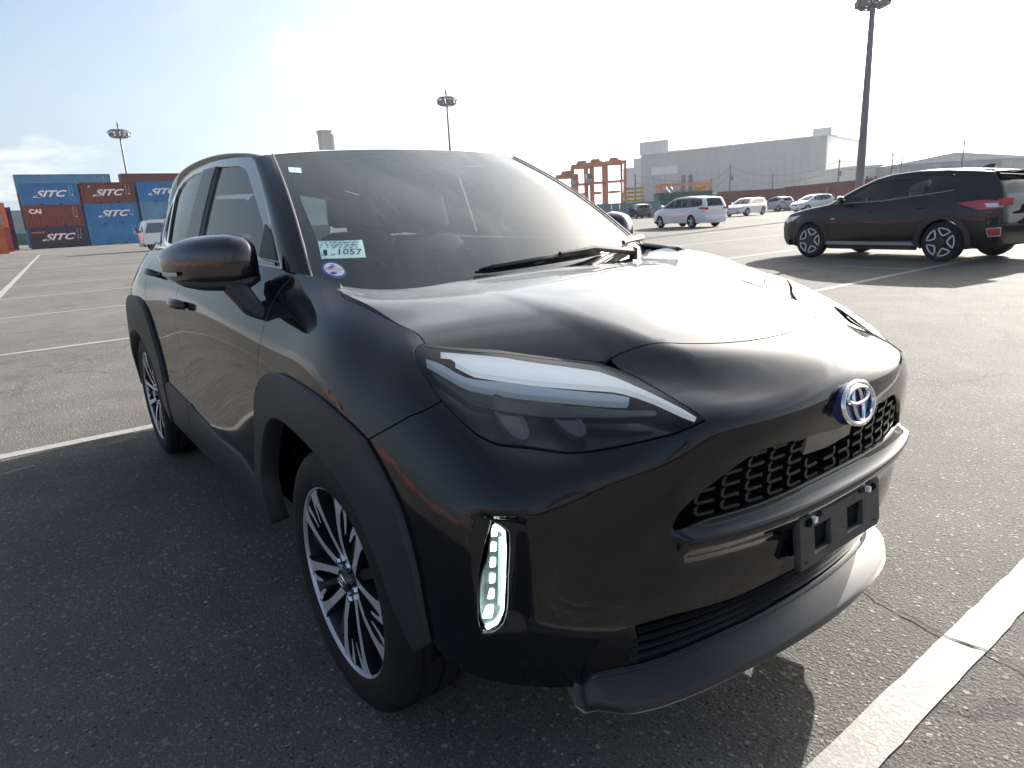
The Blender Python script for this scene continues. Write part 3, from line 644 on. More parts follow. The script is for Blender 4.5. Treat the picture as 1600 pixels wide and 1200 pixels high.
# lower intake with slats, covers at both ends
ip=panel('lower_intake',BODY,intake_hole,'dark',car,h=.04,gap=-.004,lift=-.06,thick=.004)
for k,f in enumerate((.16,.36,.56,.76)):
    P=[]
    for i in range(-22,23):
        u=i/22*.525; t=np.interp(abs(u),[a[0] for a in []] or [0,.15,.30,.46,.59],[.424,.424,.415,.416,.399]); bo=np.interp(abs(u),[0,.14,.325,.477,.595],[.322,.319,.303,.276,.269])
        P.append((u,bo+(t-bo)*f))
    rows=[[onbody(u,v+.005,-.020),onbody(u,v+.002,-.010),onbody(u,v-.003,-.012),onbody(u,v-.006,-.05)] for u,v in P]
    strip_obj('intake_slat',rows,'satin',ip,smooth=40)
def intake_cover(s):
    P=[(-.617,.262),(-.622,.32),(-.615,.358),(-.60,.384),(-.575,.396),(-.535,.398),(-.50,.30),(-.49,.272),(-.55,.267)]
    o=pan('intake_cover',P,'satin',s,ip,h=.03,gap=.002,lift=-.016,thick=.03)
both(intake_cover)
# lip spoiler
def lip():
    inner=sym(round_line([(-.640,.270),(-.616,.250)]+L['intake_bot'][1:5]+[(0,.321)],.02)); rows=[]
    n=len(inner)
    for i,(u,v) in enumerate(inner):
        p=onbody(u,v,-.03);q=onbody(u,v-.004,.002); a=abs(u)
        e=sst((.66-a)/.14); nn=Vector(BODY.nrm([(u,v)])[0]); nn.z=0; nn.normalize()
        o1=q+nn*(.004+.040*e)+Vector((0,0,-.022-.012*e)); o2=o1+nn*.004+Vector((0,0,-.006)); o3=o2+nn*.001+Vector((0,0,-.014)); o4=o3-nn*.012+Vector((0,0,-.014)); o5=q-nn*.12+Vector((0,0,-.075))
        rows.append([p,q+Vector((0,0,.002)),q*.5+o1*.5-Vector((0,0,.003)),o1,o2,o3,o4,o5])
    b=MB(); n=len(rows[0]); V=[q for r in rows for q in r]
    b.add(V,[(i*n+j,i*n+(j+1)%n,(i+1)*n+(j+1)%n,(i+1)*n+j) for i in range(len(rows)-1) for j in range(n)]+[tuple(range(n)),tuple((len(rows)-1)*n+j for j in range(n-1,-1,-1))])
    b.obj('lip_spoiler','lip',car,smooth=42)
lip()
def undertray():
    b=MB(); b.hexa([(.56,-.45,.19),(.56,.45,.19),(-3.1,.70,.20),(-3.1,-.70,.20),(.56,-.45,.24),(.56,.45,.24),(-3.1,.70,.30),(-3.1,-.70,.30)]); b.obj('underbody','dark',car,smooth=None)
undertray()
b=MB(); b.box((.06,0,.58),(.86,.98,.54)); b.obj('engine_bay_blocker','dark',car,smooth=None)  # dark box added inside the nose to stop light leaking into the arches
# number-plate holder: open frame with two square windows and slots
def holder():
    o=Plane((.812,0,.508),(0,1,0),(-.10,0,.995)); w,h=.168,.060
    P=[(-w,-h),(w-.012,-h),(w,-h+.012),(w,h-.012),(w-.012,h),(-w+.012,h),(-w,h-.012)]
    holes=[[(-.115,-.040),(-.048,-.040),(-.048,.022),(-.115,.022)],[(.020,-.040),(.092,-.040),(.092,.022),(.020,.022)],[(-.112,.034),(-.082,.034),(-.082,.048),(-.112,.048)],[(.070,.034),(.100,.034),(.100,.048),(.070,.048)],[(-.158,-.052),(-.145,-.052),(-.145,-.044),(-.158,-.044)],[(.128,-.050),(.150,-.050),(.150,-.043),(.128,-.043)],[(-.03,-.02),(.005,-.02),(.005,-.016),(-.03,-.016)]]
    f=panel('plate_holder',o,P,'holder',car,holes,h=.03,gap=0,thick=.016,lip=.0025,hb=.02)
    for y in (-.138,.135):
        b=MB(); b.lathe([(0,.0095),(.004,.0095),(.0045,.006),(.002,.004),(.002,.0002)],16,'x',o=(.8095,y,.547)); b.obj('mount_boss','dark',f)
    for y in (-.1205,.108): MB().box((.8165-.004,y,.549),(.010,.010,.012)).obj('plate_clip','white_trim',f,smooth=None)
    MB().box((.795,0,.508),(.012,.30,.10)).obj('holder_bracket','dark',f,smooth=None)
holder()
# round emblem of three interlocked ellipses
def emblem():
    c=Vector((.822,0,.779)); ex=Vector((0,1,0)); ey=Vector((-.24,0,.97)); n=ex.cross(ey).normalized()
    def ell(cx,cy,a,b_,k=40,d=0,t0=0,t1=2*math.pi): return [c+ex*(cx+a*math.cos(t0+(t1-t0)*i/k))+ey*(cy+b_*math.sin(t0+(t1-t0)*i/k))+n*d for i in range(k)]
    b=MB(); b.prism(ell(0,0,.0635,.0445,48),-n*.02); back=b.obj('emblem','emb_blue',car,smooth=30)
    b=MB(); b.tube(ell(0,0,.0620,.0432,56,.004),.0058,10,closed=True); b.obj('emblem_ring','chrome',back)
    b=MB(); b.tube(ell(0,.0005,.0175,.0385,44,.004),.0044,8,closed=True); b.obj('emblem_ring','chrome',back)
    b=MB(); b.tube(ell(0,.0165,.0425,.0165,48,.006),.0046,8,closed=True); b.obj('emblem_ring','chrome',back)
emblem()
# ---------------------------------------------------------------- windscreen, roof, side windows
ws=panel('windshield',WS,[(-1,-.10),(1,-.10),(1,1),(-1,1)],'wsglass',car,h=.06,hb=.03,gap=.004,thick=.004)
fo=[(-1,-.10),(1,-.10),(1,1),(-1,1)]
fin=[(-.93,.125),(-.80,.105),(-.5,.092),(-.2,.11),(.2,.11),(.5,.092),(.80,.105),(.93,.125),(.945,.5),(.925,.90),(.85,.945),(.15,.955),(.12,.80),(-.12,.80),(-.15,.955),(-.85,.945),(-.925,.90),(-.945,.5)]
panel('windshield_frit',WS,fo,'frit',ws,[fin],h=.08,hb=.03,gap=.004,lift=-.005,thick=.003)
# stickers behind the glass, with their print
def on_ws(u,v,d=0): return Vector((WS.at([(u,v)])+WS.nrm([(u,v)])*d)[0])
sk=panel('inspection_sticker',WS,[(-.944,.123),(-.776,.1485),(-.7594,.25),(-.937,.2276)],'sticker',ws,h=.05,hb=.03,gap=0,lift=.0012,thick=.001,lip=.0004)
def ws_text(txt,u,v,size,m,parent,d=.0015,ang=0,sx=1):
    cu=bpy.data.curves.new('print','FONT'); cu.body=txt; cu.size=size; cu.align_x='CENTER'; cu.align_y='CENTER'; cu.resolution_u=2
    t=bpy.data.objects.new('tmp',cu); COLL.objects.link(t); dg=bpy.context.evaluated_depsgraph_get(); dg.update(); me=bpy.data.meshes.new_from_object(t.evaluated_get(dg)); bpy.data.objects.remove(t)
    o=bpy.data.objects.new('print',me); me.materials.clear(); me.materials.append(MT[m])
    c=on_ws(u,v,d); n=Vector(WS.nrm([(u,v)])[0]); x=(on_ws(u+.01,v)-on_ws(u-.01,v)).normalized(); x=x*math.cos(ang)+n.cross(x)*math.sin(ang); y=n.cross(x)
    Mx=Matrix((x*sx,y,n)).transposed().to_4x4(); Mx.translation=c; me.transform(Mx); link(o,parent); return o
ws_text('1057',-.832,.172,.037,'ink',sk,.0024,.10)
ws_text('04',-.897,.150,.013,'ink',sk,.0024,.10)
b=MB(); rr=random.Random(3)
for j,(v,nn,sz) in enumerate(((.235,12,.004),(.222,9,.006),(.207,8,.007),(.192,7,.005))):
    for i in range(nn):
        f=(i+.5)/nn+rr.uniform(-.02,.02); u=-.930+f*.16-.004*j
        p=on_ws(u,v+f*.018-.004,0.0022); b.box(p,(sz*rr.uniform(.5,1.8),sz*rr.uniform(.7,1.6),.0006))
for u,w in ((-.924,.007),):
    p=on_ws(u,.152,0.0022); b.box(p,(.012,w,.022))
b.obj('print','ink',sk,smooth=None)
def disc_ws(cu,cv,ru,rv_,k=36): return [(cu+ru*math.cos(2*math.pi*i/k),cv+rv_*math.sin(2*math.pi*i/k)) for i in range(k)]
st2=panel('round_sticker',WS,disc_ws(-.913,.063,.041,.045),'stk_blue',ws,h=.05,hb=.01,gap=0,lift=.0012,thick=.001,lip=.0003)
panel('sticker_centre',WS,disc_ws(-.912,.066,.034,.035),'stk_white',st2,h=.05,hb=.01,gap=0,lift=.0022,thick=.001,lip=.0003)
ws_text('INSPECTED',-.912,.064,.0105,'stk_red',st2,.004,.02,.95)
ws_text('JEVIC',-.912,.076,.007,'stk_blue',st2,.004,0,1.2) if False else None
b=MB()
for v,w in ((.089,.010),(.079,.028),(.050,.026),(.043,.020)): b.box(on_ws(-.912,v,.0026),(.003,w,.003))
b.obj('print','stk_blue',st2,smooth=None)
panel('small_sticker',WS,[(-.9474,.778),(-.885,.766),(-.8757,.819),(-.9418,.8327)],'sticker',ws,h=.05,hb=.03,gap=0,lift=.0012,thick=.001,lip=.0004)
ws_text('2',-.912,.80,.022,'ink',ws,.0026)
roof=panel('roof',ROOF,[(-1,0),(1,0),(1,1),(-1,1)],'paint',car,h=.05,hb=.03,gap=.002,thick=.03)
# side glass set in a black frame
DLO=[(-.57,1.076),(-.678,1.159),(-.81,1.26),(-.955,1.36),(-1.05,1.418),(-1.12,1.445),(-1.28,1.461),(-1.57,1.477),(-1.85,1.481),(-2.2,1.472),(-2.42,1.445),(-2.56,1.40),(-2.635,1.33),(-2.64,1.26),(-2.56,1.19),(-2.40,1.135)]
DLOB=[(-2.1,1.120),(-1.6,1.106),(-1.05,1.095),(-.75,1.083)]
GF=[(-.775,1.108),(-.79,1.20),(-.81,1.215),(-.96,1.308),(-1.10,1.39),(-1.16,1.415),(-1.25,1.43),(-1.555,1.4515),(-1.576,1.40),(-1.583,1.29),(-1.592,1.125),(-1.2,1.116)]
GR=[(-1.79,1.4535),(-2.02,1.457),(-2.28,1.440),(-2.40,1.415),(-2.455,1.38),(-2.455,1.37),(-2.385,1.27),(-2.30,1.147),(-2.1,1.138),(-1.84,1.128),(-1.815,1.28),(-1.80,1.385)]
GQ=[(-2.485,1.365),(-2.56,1.335),(-2.585,1.27),(-2.52,1.205),(-2.40,1.153),(-2.345,1.149),(-2.42,1.265)]
class SideL:
    def __init__(s,S): s.S=S
    def at(s,uv): P=s.S.at(uv); P[:,1]*=-1; return P
    def nrm(s,uv): P=s.S.nrm(uv); P[:,1]*=-1; return P
def span(name,P,m,s,parent=car,holes=(),**k):
    o=panel(name,SIDE,P,m,parent,holes,**k)
    if s<0:
        me=o.data; n=[(v.vector[0],-v.vector[1],v.vector[2]) for v in me.corner_normals]
        vn=[None]*len(me.vertices)
        for l,nm in zip(me.loops,n): vn[l.vertex_index]=nm
        me.transform(Matrix.Scale(-1,4,(0,1,0))); me.flip_normals(); me.normals_split_custom_set_from_vertices(vn)
    return o
for s in (1,-1):
    DL_=round_line(DLO,.03)
    fr=span('window_frame',[q for q in DL_]+DLOB,'gloss',s,car,[GF,GR,GQ],h=.05,gap=0,thick=.03,lip=.003)
    span('side_window',GF,'sideglass',s,fd[s],h=.07,gap=-.004,lift=-.010,thick=.004)
    span('side_window',GR,'tint',s,rd[s],h=.07,gap=-.004,lift=-.010,thick=.004)
    span('quarter_window',GQ,'tint',s,fr,h=.07,gap=-.004,lift=-.010,thick=.004)
    span('window_pillar',[(-1.597,1.125),(-1.588,1.30),(-1.58,1.405),(-1.562,1.452),(-1.79,1.455),(-1.80,1.385),(-1.815,1.28),(-1.84,1.125)],'satin',s,fr,h=.06,gap=.001,lift=.004,thick=.01)
    span('mirror_corner_trim',[(-.60,1.098),(-.685,1.175),(-.775,1.208),(-.765,1.105)],'clad',s,fr,h=.06,gap=.001,lift=.004,thick=.02)
    # belt moulding
    P=[Vector(BODY.at([(s*-1*abs(u),1.04)])[0]) for u in np.linspace(2.02,4.0,60)]
    b=MB(); b.tube([(p.x,p.y*1.002,p.z+.008) for p in P],.007,8); b.obj('belt_moulding','gloss',fr)
    # body-colour pillar and roof rail lofted between glass, roof and frame
    A=[WS.at([(-1,t)])[0] for t in np.linspace(0,1,24)]; B_=SIDE.at(np.array(round_line(DLO[:5],.01))); 
    def resample(P,n):
        P=np.asarray(P);d=np.r_[0,np.cumsum(np.linalg.norm(np.diff(P,axis=0),axis=1))];t=np.linspace(0,d[-1],n)
        return np.stack([np.interp(t,d,P[:,k]) for k in range(3)],1)
    def rail(name,A,B_,bulge,n,m='paint'):
        A=resample(A,n);B_=resample(B_,n);rows=[]
        for a,b_ in zip(A,B_):
            row=[]; out=np.array([.0,-1.0,.55]); out/=np.linalg.norm(out)
            for k in range(9):
                t=k/8; row.append(a+(b_-a)*t+out*bulge*math.sin(math.pi*t)**.8)
            rows.append([(p[0],p[1]*s,p[2]) for p in row])
        return strip_obj(name,rows,m,car,smooth=70)
    base=np.array([-.20,-.735,1.035]); 
    A2=np.concatenate([[WS.at([(-1,0)])[0]],A]); 
    rail('a_pillar',A,B_,.016,30)
    A=np.concatenate([[WS.at([(-1,1)])[0]],ROOF.at([(-1,t) for t in np.linspace(.0,.94,40)])]); B_=SIDE.at(np.array(round_line(DLO[4:13],.02)))
    rail('roof_rail',A,B_,.016,50)
    # rear pillar: frame edge to tail
    A=ROOF.at([(-1,t) for t in np.linspace(.94,1.0,10)]).tolist()+[(-3.03,-.52,1.33),(-3.05,-.575,1.22),(-3.03,-.61,1.105)]
    B_=SIDE.at(np.array(round_line(DLO[12:],.02))).tolist()+[BODY.at([(-3.87,1.04)])[0]]
    rail('rear_pillar',A,B_,.012,40)
    A=[(-3.03,-.61,1.10),(-2.90,-.685,1.10),(-2.56,-.705,1.113),(-2.46,-.71,1.114)]; B_=[(-3.03,-.60,1.13),(-2.85,-.655,1.15),(-2.56,-.70,1.145),(-2.40,-.709,1.136)]
    rail('quarter_shelf',A,B_,.006,20)
    # bright moulding along the windscreen edge, scuttle corner
    b=MB(); b.tube([Vector(WS.at([(-.997*s,t)])[0])+Vector((.004,-.002*s,.003)) for t in np.linspace(-.0,.99,30)],.0035,6); b.obj('screen_moulding','moulding_grey',ws) if 'moulding_grey' in MT else b.obj('screen_moulding',MT.setdefault('moulding_grey',mat('moulding_grey',(.16,.14,.14),rough=.35)),ws)
    # filler between fender top, pillar and bonnet corner
    A=[WS.at([(-1,0.0)])[0],(-.33,-.693,1.036),(-.26,-.690,1.026)]; B_=[SIDE.at([(-.57,1.076)])[0],BODY.at([(-1.87,1.04)])[0],BODY.at([(-1.74,1.038)])[0]]
    rail('cowl_corner',A,B_,.003,14)
# tail: bumper, tailgate, rear window, lamps (behind the visible side)
def tail():
    c=BODY.P[0]; cm=BODY.P[-1]; rows=[]
    for k in range(8): rows.append([tuple(c[k]*(1-t)+cm[k]*t+np.array([-.05*math.sin(math.pi*t),0,.0])) for t in np.linspace(0,1,13)])
    strip_obj('rear_bumper',rows[:4],'clad',car,smooth=60); tg=strip_obj('tailgate',rows[3:],'paint',car,smooth=60)
    top=[tuple(ROOF.at([(-u,1.0)])[0]) for u in np.linspace(1,-1,13)]; top=[(-3.03-.09*(1-abs(t)**2),y,z) for (x,y,z),t in zip(top,np.linspace(-1,1,13))]
    strip_obj('rear_window',[rows[7],top],'tint',tg,smooth=60)
    sp=[[(x+.02,y,z+.006) for x,y,z in top],[(x-.10,y*.98,z-.015) for x,y,z in top],[(x-.02,y*.98,z-.04) for x,y,z in top]]
    strip_obj('roof_spoiler',sp,'paint',tg,smooth=60)
    for s in (1,-1):
        b=MB(); b.hexa([(-3.27,s*.50,.93),(-3.12,s*.72,.93),(-3.08,s*.70,.93),(-3.20,s*.48,.93),(-3.24,s*.50,1.02),(-3.10,s*.705,1.02),(-3.06,s*.68,1.02),(-3.18,s*.48,1.02)]); b.obj('tail_lamp',MT.setdefault('red_lens',mat('red_lens',(.35,.01,.01),rough=.1,coat=1)),car,smooth=None)
tail()
# interior
ins=mesh_obj('cabin_floor',[(-.3,-.66,.32),(-.3,.66,.32),(-2.95,.62,.36),(-2.95,-.62,.36)],[(0,1,2,3)],'dark',car)
rows=[]
for t in np.linspace(-1,1,15):
    y=t*.665; c=1-abs(t)**2.5
    rows.append([(-.20-.0+.02*c-.20*(1-c),y,.965),(-.46+.03*c,y,1.0),(-.62,y,.995),(-.72,y,.96),(-.76,y,.86),(-.72,y,.70),(-.6,y,.45)])
dash=strip_obj('dashboard',rows,'dash',car,smooth=50)
b=MB(); b.box((-.66,0,1.01),(.03,.24,.13)); b.obj('screen','gloss',dash,smooth=None)
b=MB()
rows=[]
for k in range(9):
    w=math.pi*k/8; rows.append((-.66-.06*math.sin(w)*0,-.37+.19*math.cos(w),1.0+.045*math.sin(w)))
b.prism(rows,(-.10,0,-.01)); b.obj('instrument_hood','dash',dash)
def steering(y):
    b=MB(); c=Vector((-.84,y,.93)); ex=Vector((0,1,0)); ey=Vector((-.42,0,.91))
    b.tube([c+ex*.185*math.cos(w)+ey*.18*math.sin(w) for w in np.linspace(0,2*math.pi,41)[:-1]],.016,8,closed=True); o=b.obj('steering_wheel','dash',car)
    b=MB(); b.tube([c+ex*-.17,c+ex*-.05+Vector((.03,0,-.01)),c+ex*.05+Vector((.03,0,-.01)),c+ex*.17],.018,6); b.tube([c-ey*.17,c+Vector((.03,0,0)),(-.70,y,.86)],.03,8); b.obj('steering_spokes','dash',o)
steering(-.37)
def rounded(b,secs,n=20,e=3.2):
    """loft of superellipse sections: (centre, half x-vector, half y-vector)"""
    V=[];m=len(secs)
    for c,a,d in secs:
        for k in range(n):
            w=2*math.pi*k/n; cw,sw=math.cos(w),math.sin(w)
            V.append(Vector(c)+Vector(a)*math.copysign(abs(cw)**(2/e),cw)+Vector(d)*math.copysign(abs(sw)**(2/e),sw))
    F=[(i*n+k,i*n+(k+1)%n,(i+1)*n+(k+1)%n,(i+1)*n+k) for i in range(m-1) for k in range(n)]+[tuple(range(n-1,-1,-1)),tuple((m-1)*n+k for k in range(n))]
    b.add(V,F)
def seat(x,y,w=.25,zb=.5):
    b=MB(); rounded(b,[((x+.5,y,zb+.02),(0,w*.8,0),(0,0,.03)),((x+.47,y,zb+.02),(0,w,0),(0,0,.06)),((x+.1,y,zb),(0,w,0),(0,0,.07)),((x-.02,y,zb-.02),(0,w*.9,0),(0,0,.05))]); o=b.obj('seat','cloth',car,smooth=60)
    b=MB(); rounded(b,[((x+.02,y,zb+.05),(0,w*.92,0),(.08,0,.01)),((x-.03,y,zb+.25),(0,w*1.0,0),(.085,0,.01)),((x-.11,y,zb+.52),(0,w*.92,0),(.06,0,.01)),((x-.135,y,zb+.60),(0,w*.72,0),(.04,0,.01)),((x-.145,y,zb+.625),(0,w*.5,0),(.02,0,.0))]); b.obj('backrest','cloth',o,smooth=60)
    b=MB(); rounded(b,[((x-.14,y,zb+.65),(0,w*.42,0),(.035,0,0)),((x-.145,y,zb+.67),(0,w*.52,0),(.05,0,0)),((x-.16,y,zb+.80),(0,w*.48,0),(.045,0,0)),((x-.165,y,zb+.835),(0,w*.36,0),(.02,0,0))]); b.obj('headrest','cloth',o,smooth=60)
    b=MB(); 
    for d in (-.05,.05): b.tube([(x-.13,y+d,zb+.58),(x-.145,y+d,zb+.68)],.006,6)
    b.obj('headrest_post','steel',o)
for y in (-.37,.37): seat(-1.42,y)
for y in (-.36,.36): seat(-2.25,y,.30,.52)
b=MB(); rounded(b,[((-1.16,-.0,1.385),(0,.10,0),(.012,0,.01)),((-1.165,0,1.36),(0,.125,0),(.015,0,.01)),((-1.165,0,1.33),(0,.12,0),(.012,0,.01))]); rounded(b,[((-1.11,0,1.44),(.04,0,-.01),(0,.045,0)),((-1.13,0,1.37),(.03,0,0),(0,.02,0))]); b.obj('rear_view_mirror','dash',car)
mesh_obj('headlining',[tuple(ROOF.at([(u,v)])[0]-np.array([0,0,.04])) for v in np.linspace(.03,.97,8) for u in np.linspace(-.96,.96,9)],[(i*9+j,i*9+j+1,i*9+j+10,i*9+j+9) for i in range(7) for j in range(8)],MT.setdefault('lining',mat('headlining_grey',(.16,.16,.15),rough=.9)),car,smooth=60)
# scuttle tray and wipers
rows=[]
for t in np.linspace(-1,1,21):
    rows.append([tuple(on_ws(t*.985,-.03,.004)),tuple(on_ws(t*.985,-.05,.02)),(-.235-.05*(1-abs(t)**2)-.03,t*.66,.985+.01*abs(t)**4),(-.225-.05*(1-abs(t)**2),t*.66,.965)])
cw=strip_obj('scuttle_tray',rows,'clad',car,smooth=50)
def wiper(u0,v0,u1,v1,arm):
    P=[on_ws(u0+(u1-u0)*t,v0+(v1-v0)*t,.010+.012*math.sin(math.pi*t)) for t in np.linspace(0,1,16)]
    b=MB(); b.tube([p-Vector((0,0,.0)) for p in P],[.004]+[.008]*14+[.004],6); b.tube([on_ws(u0+(u1-u0)*t,v0+(v1-v0)*t,.018+.022*math.sin(math.pi*t)) for t in np.linspace(.02,.98,16)],[.003]+[.009]*14+[.003],6)
    o=b.obj('wiper','satin',car)
    m=P[8]+Vector(WS.nrm([(u0,v0)])[0])*.028; e=on_ws(*arm,.03)
    b=MB(); b.tube([m,m*.6+e*.4+Vector((.008,0,.016)),e],[.007,.010,.014],8,); b.lathe([(-.03,.016),(.012,.016),(.016,.008)],12,o=e,cap=True); b.obj('wiper_arm','satin',o)
wiper(-.36,.065,.50,.085,(.70,.012))
wiper(-.90+.9,.02,.93,.055,(.05,.006)) if False else wiper(.30,.055,.95,.16,(.99,.025)) if False else None
def wiper2():
    P=[on_ws(.30+.62*t,.030+.05*t,.012+.014*math.sin(math.pi*t)) for t in np.linspace(0,1,14)]
    b=MB(); b.tube(P,.009,6); o=b.obj('wiper',MT.setdefault('wiper_silver',mat('weathered_wiper',(.10,.095,.09),rough=.3)),car)
    b=MB(); b.tube([P[7]+Vector((.01,0,.02)),on_ws(.80,.05,.04),on_ws(.96,.03,.03)],[.008,.011,.015],8); b.obj('wiper_arm',MT['wiper_silver'],o)
wiper2()
# door mirrors
def door_mirror(s):
    secs=[]  # along y: y, x centre, z top, z bottom, half depth; swept back towards the tip
    for y,x,zt,zb,d in ((-.752,-.66,1.140,1.065,.024),(-.760,-.655,1.160,1.050,.046),(-.790,-.655,1.180,1.040,.066),(-.830,-.67,1.184,1.036,.074),(-.872,-.695,1.182,1.034,.078),(-.912,-.728,1.176,1.036,.076),(-.945,-.768,1.164,1.044,.066),(-.970,-.812,1.146,1.056,.046),(-.985,-.848,1.125,1.076,.016)):
        secs.append(((x,y*s,(zt+zb)/2),(-d,0,.012),(0.0,0,(zt-zb)/2)))
    b=MB(); rounded(b,secs,28,2.9); o=b.obj('door_mirror','mirrorblack',fd[s],smooth=70)
    secs=[]
    for y,x,zt,zb,d in ((-.755,-.655,1.076,1.040,.03),(-.79,-.655,1.070,1.026,.064),(-.872,-.695,1.064,1.022,.075),(-.912,-.728,1.064,1.026,.072),(-.945,-.768,1.066,1.036,.058),(-.965,-.80,1.070,1.052,.03)):
        secs.append(((x,y*s,(zt+zb)/2),(-d-.003,0,.004),(0,0,(zt-zb)/2)))
    b=MB(); rounded(b,secs,24,2.6); b.obj('mirror_skirt','clad',o,smooth=60)
    b=MB()
    secs=[((-.660,s*-.835,1.045),(.060,0,0),(0,.034,.006)),((-.632,s*-.825,1.02),(.054,0,0),(0,.030,.01)),((-.605,s*-.812,.99),(.050,0,0),(0,.026,.012)),((-.582,s*-.80,.962),(.050,0,0),(0,.024,.012)),((-.572,s*-.783,.945),(.052,0,0),(0,.014,.01))]
    rounded(b,secs,18,3); b.obj('mirror_stalk','clad',o,smooth=60)
    rows=[]
    for y,x,d in ((-.988,-.832,.0),(-.978,-.770,.0),(-.966,-.735,.0)):
        rows.append([(x+.004,y*s,1.082),(x+.008,y*s,1.077),(x+.004,y*s,1.070)])
    strip_obj('turn_signal','lens_clear',o,smooth=60)if False else strip_obj('turn_signal',rows,MT.setdefault('signal',mat('signal_lens',(.35,.36,.36),rough=.15,coat=1)),o,smooth=60)
    b=MB(); b.hexa([(-.74,s*-.79,1.065),(-.725,s*-.79,1.065),(-.84,s*-.955,1.07),(-.855,s*-.955,1.07),(-.74,s*-.79,1.165),(-.725,s*-.79,1.165),(-.84,s*-.955,1.15),(-.855,s*-.955,1.15)]); b.obj('mirror_glass','chrome',o,smooth=None)
MT['mirrorblack']=mat('mirror_cap_black',(.004,.004,.005),rough=.2,coat=1,coat_rough=.06)
both(lambda s:door_mirror(s))
# door handles
def handle(s,u,v,par):
    c=lambda du,dv,d: Vector((BODY.at([(-s*abs(u+du),v+dv)])+BODY.nrm([(-s*abs(u+du),v+dv)])*d)[0])
    secs=[]
    for t in np.linspace(-1,1,13):
        d=.012+.030*(1-abs(t)**3); w=.014+.004*(1-t*t)
        a=c(t*.105,0,d); secs.append((a,tuple((c(0,.02,0)-c(0,0,0)).normalized()*w),tuple(Vector(BODY.nrm([(-s*abs(u),v)])[0])*.010)))
    b=MB(); rounded(b,secs,14,2.4); o=b.obj('door_handle','paint',par,smooth=60)
    b=MB(); rounded(b,[(c(-.135,0,.002),tuple((c(0,.02,0)-c(0,0,0)).normalized()*.016),(.022,0,0)),(c(-.135,0,.022),tuple((c(0,.02,0)-c(0,0,0)).normalized()*.016),(.020,0,0))],14,2.4); b.obj('handle_cap','paint',o,smooth=50)
for s in (1,-1): handle(s,-2.955,.885,fd[s]); handle(s,-3.60,.952,rd[s])
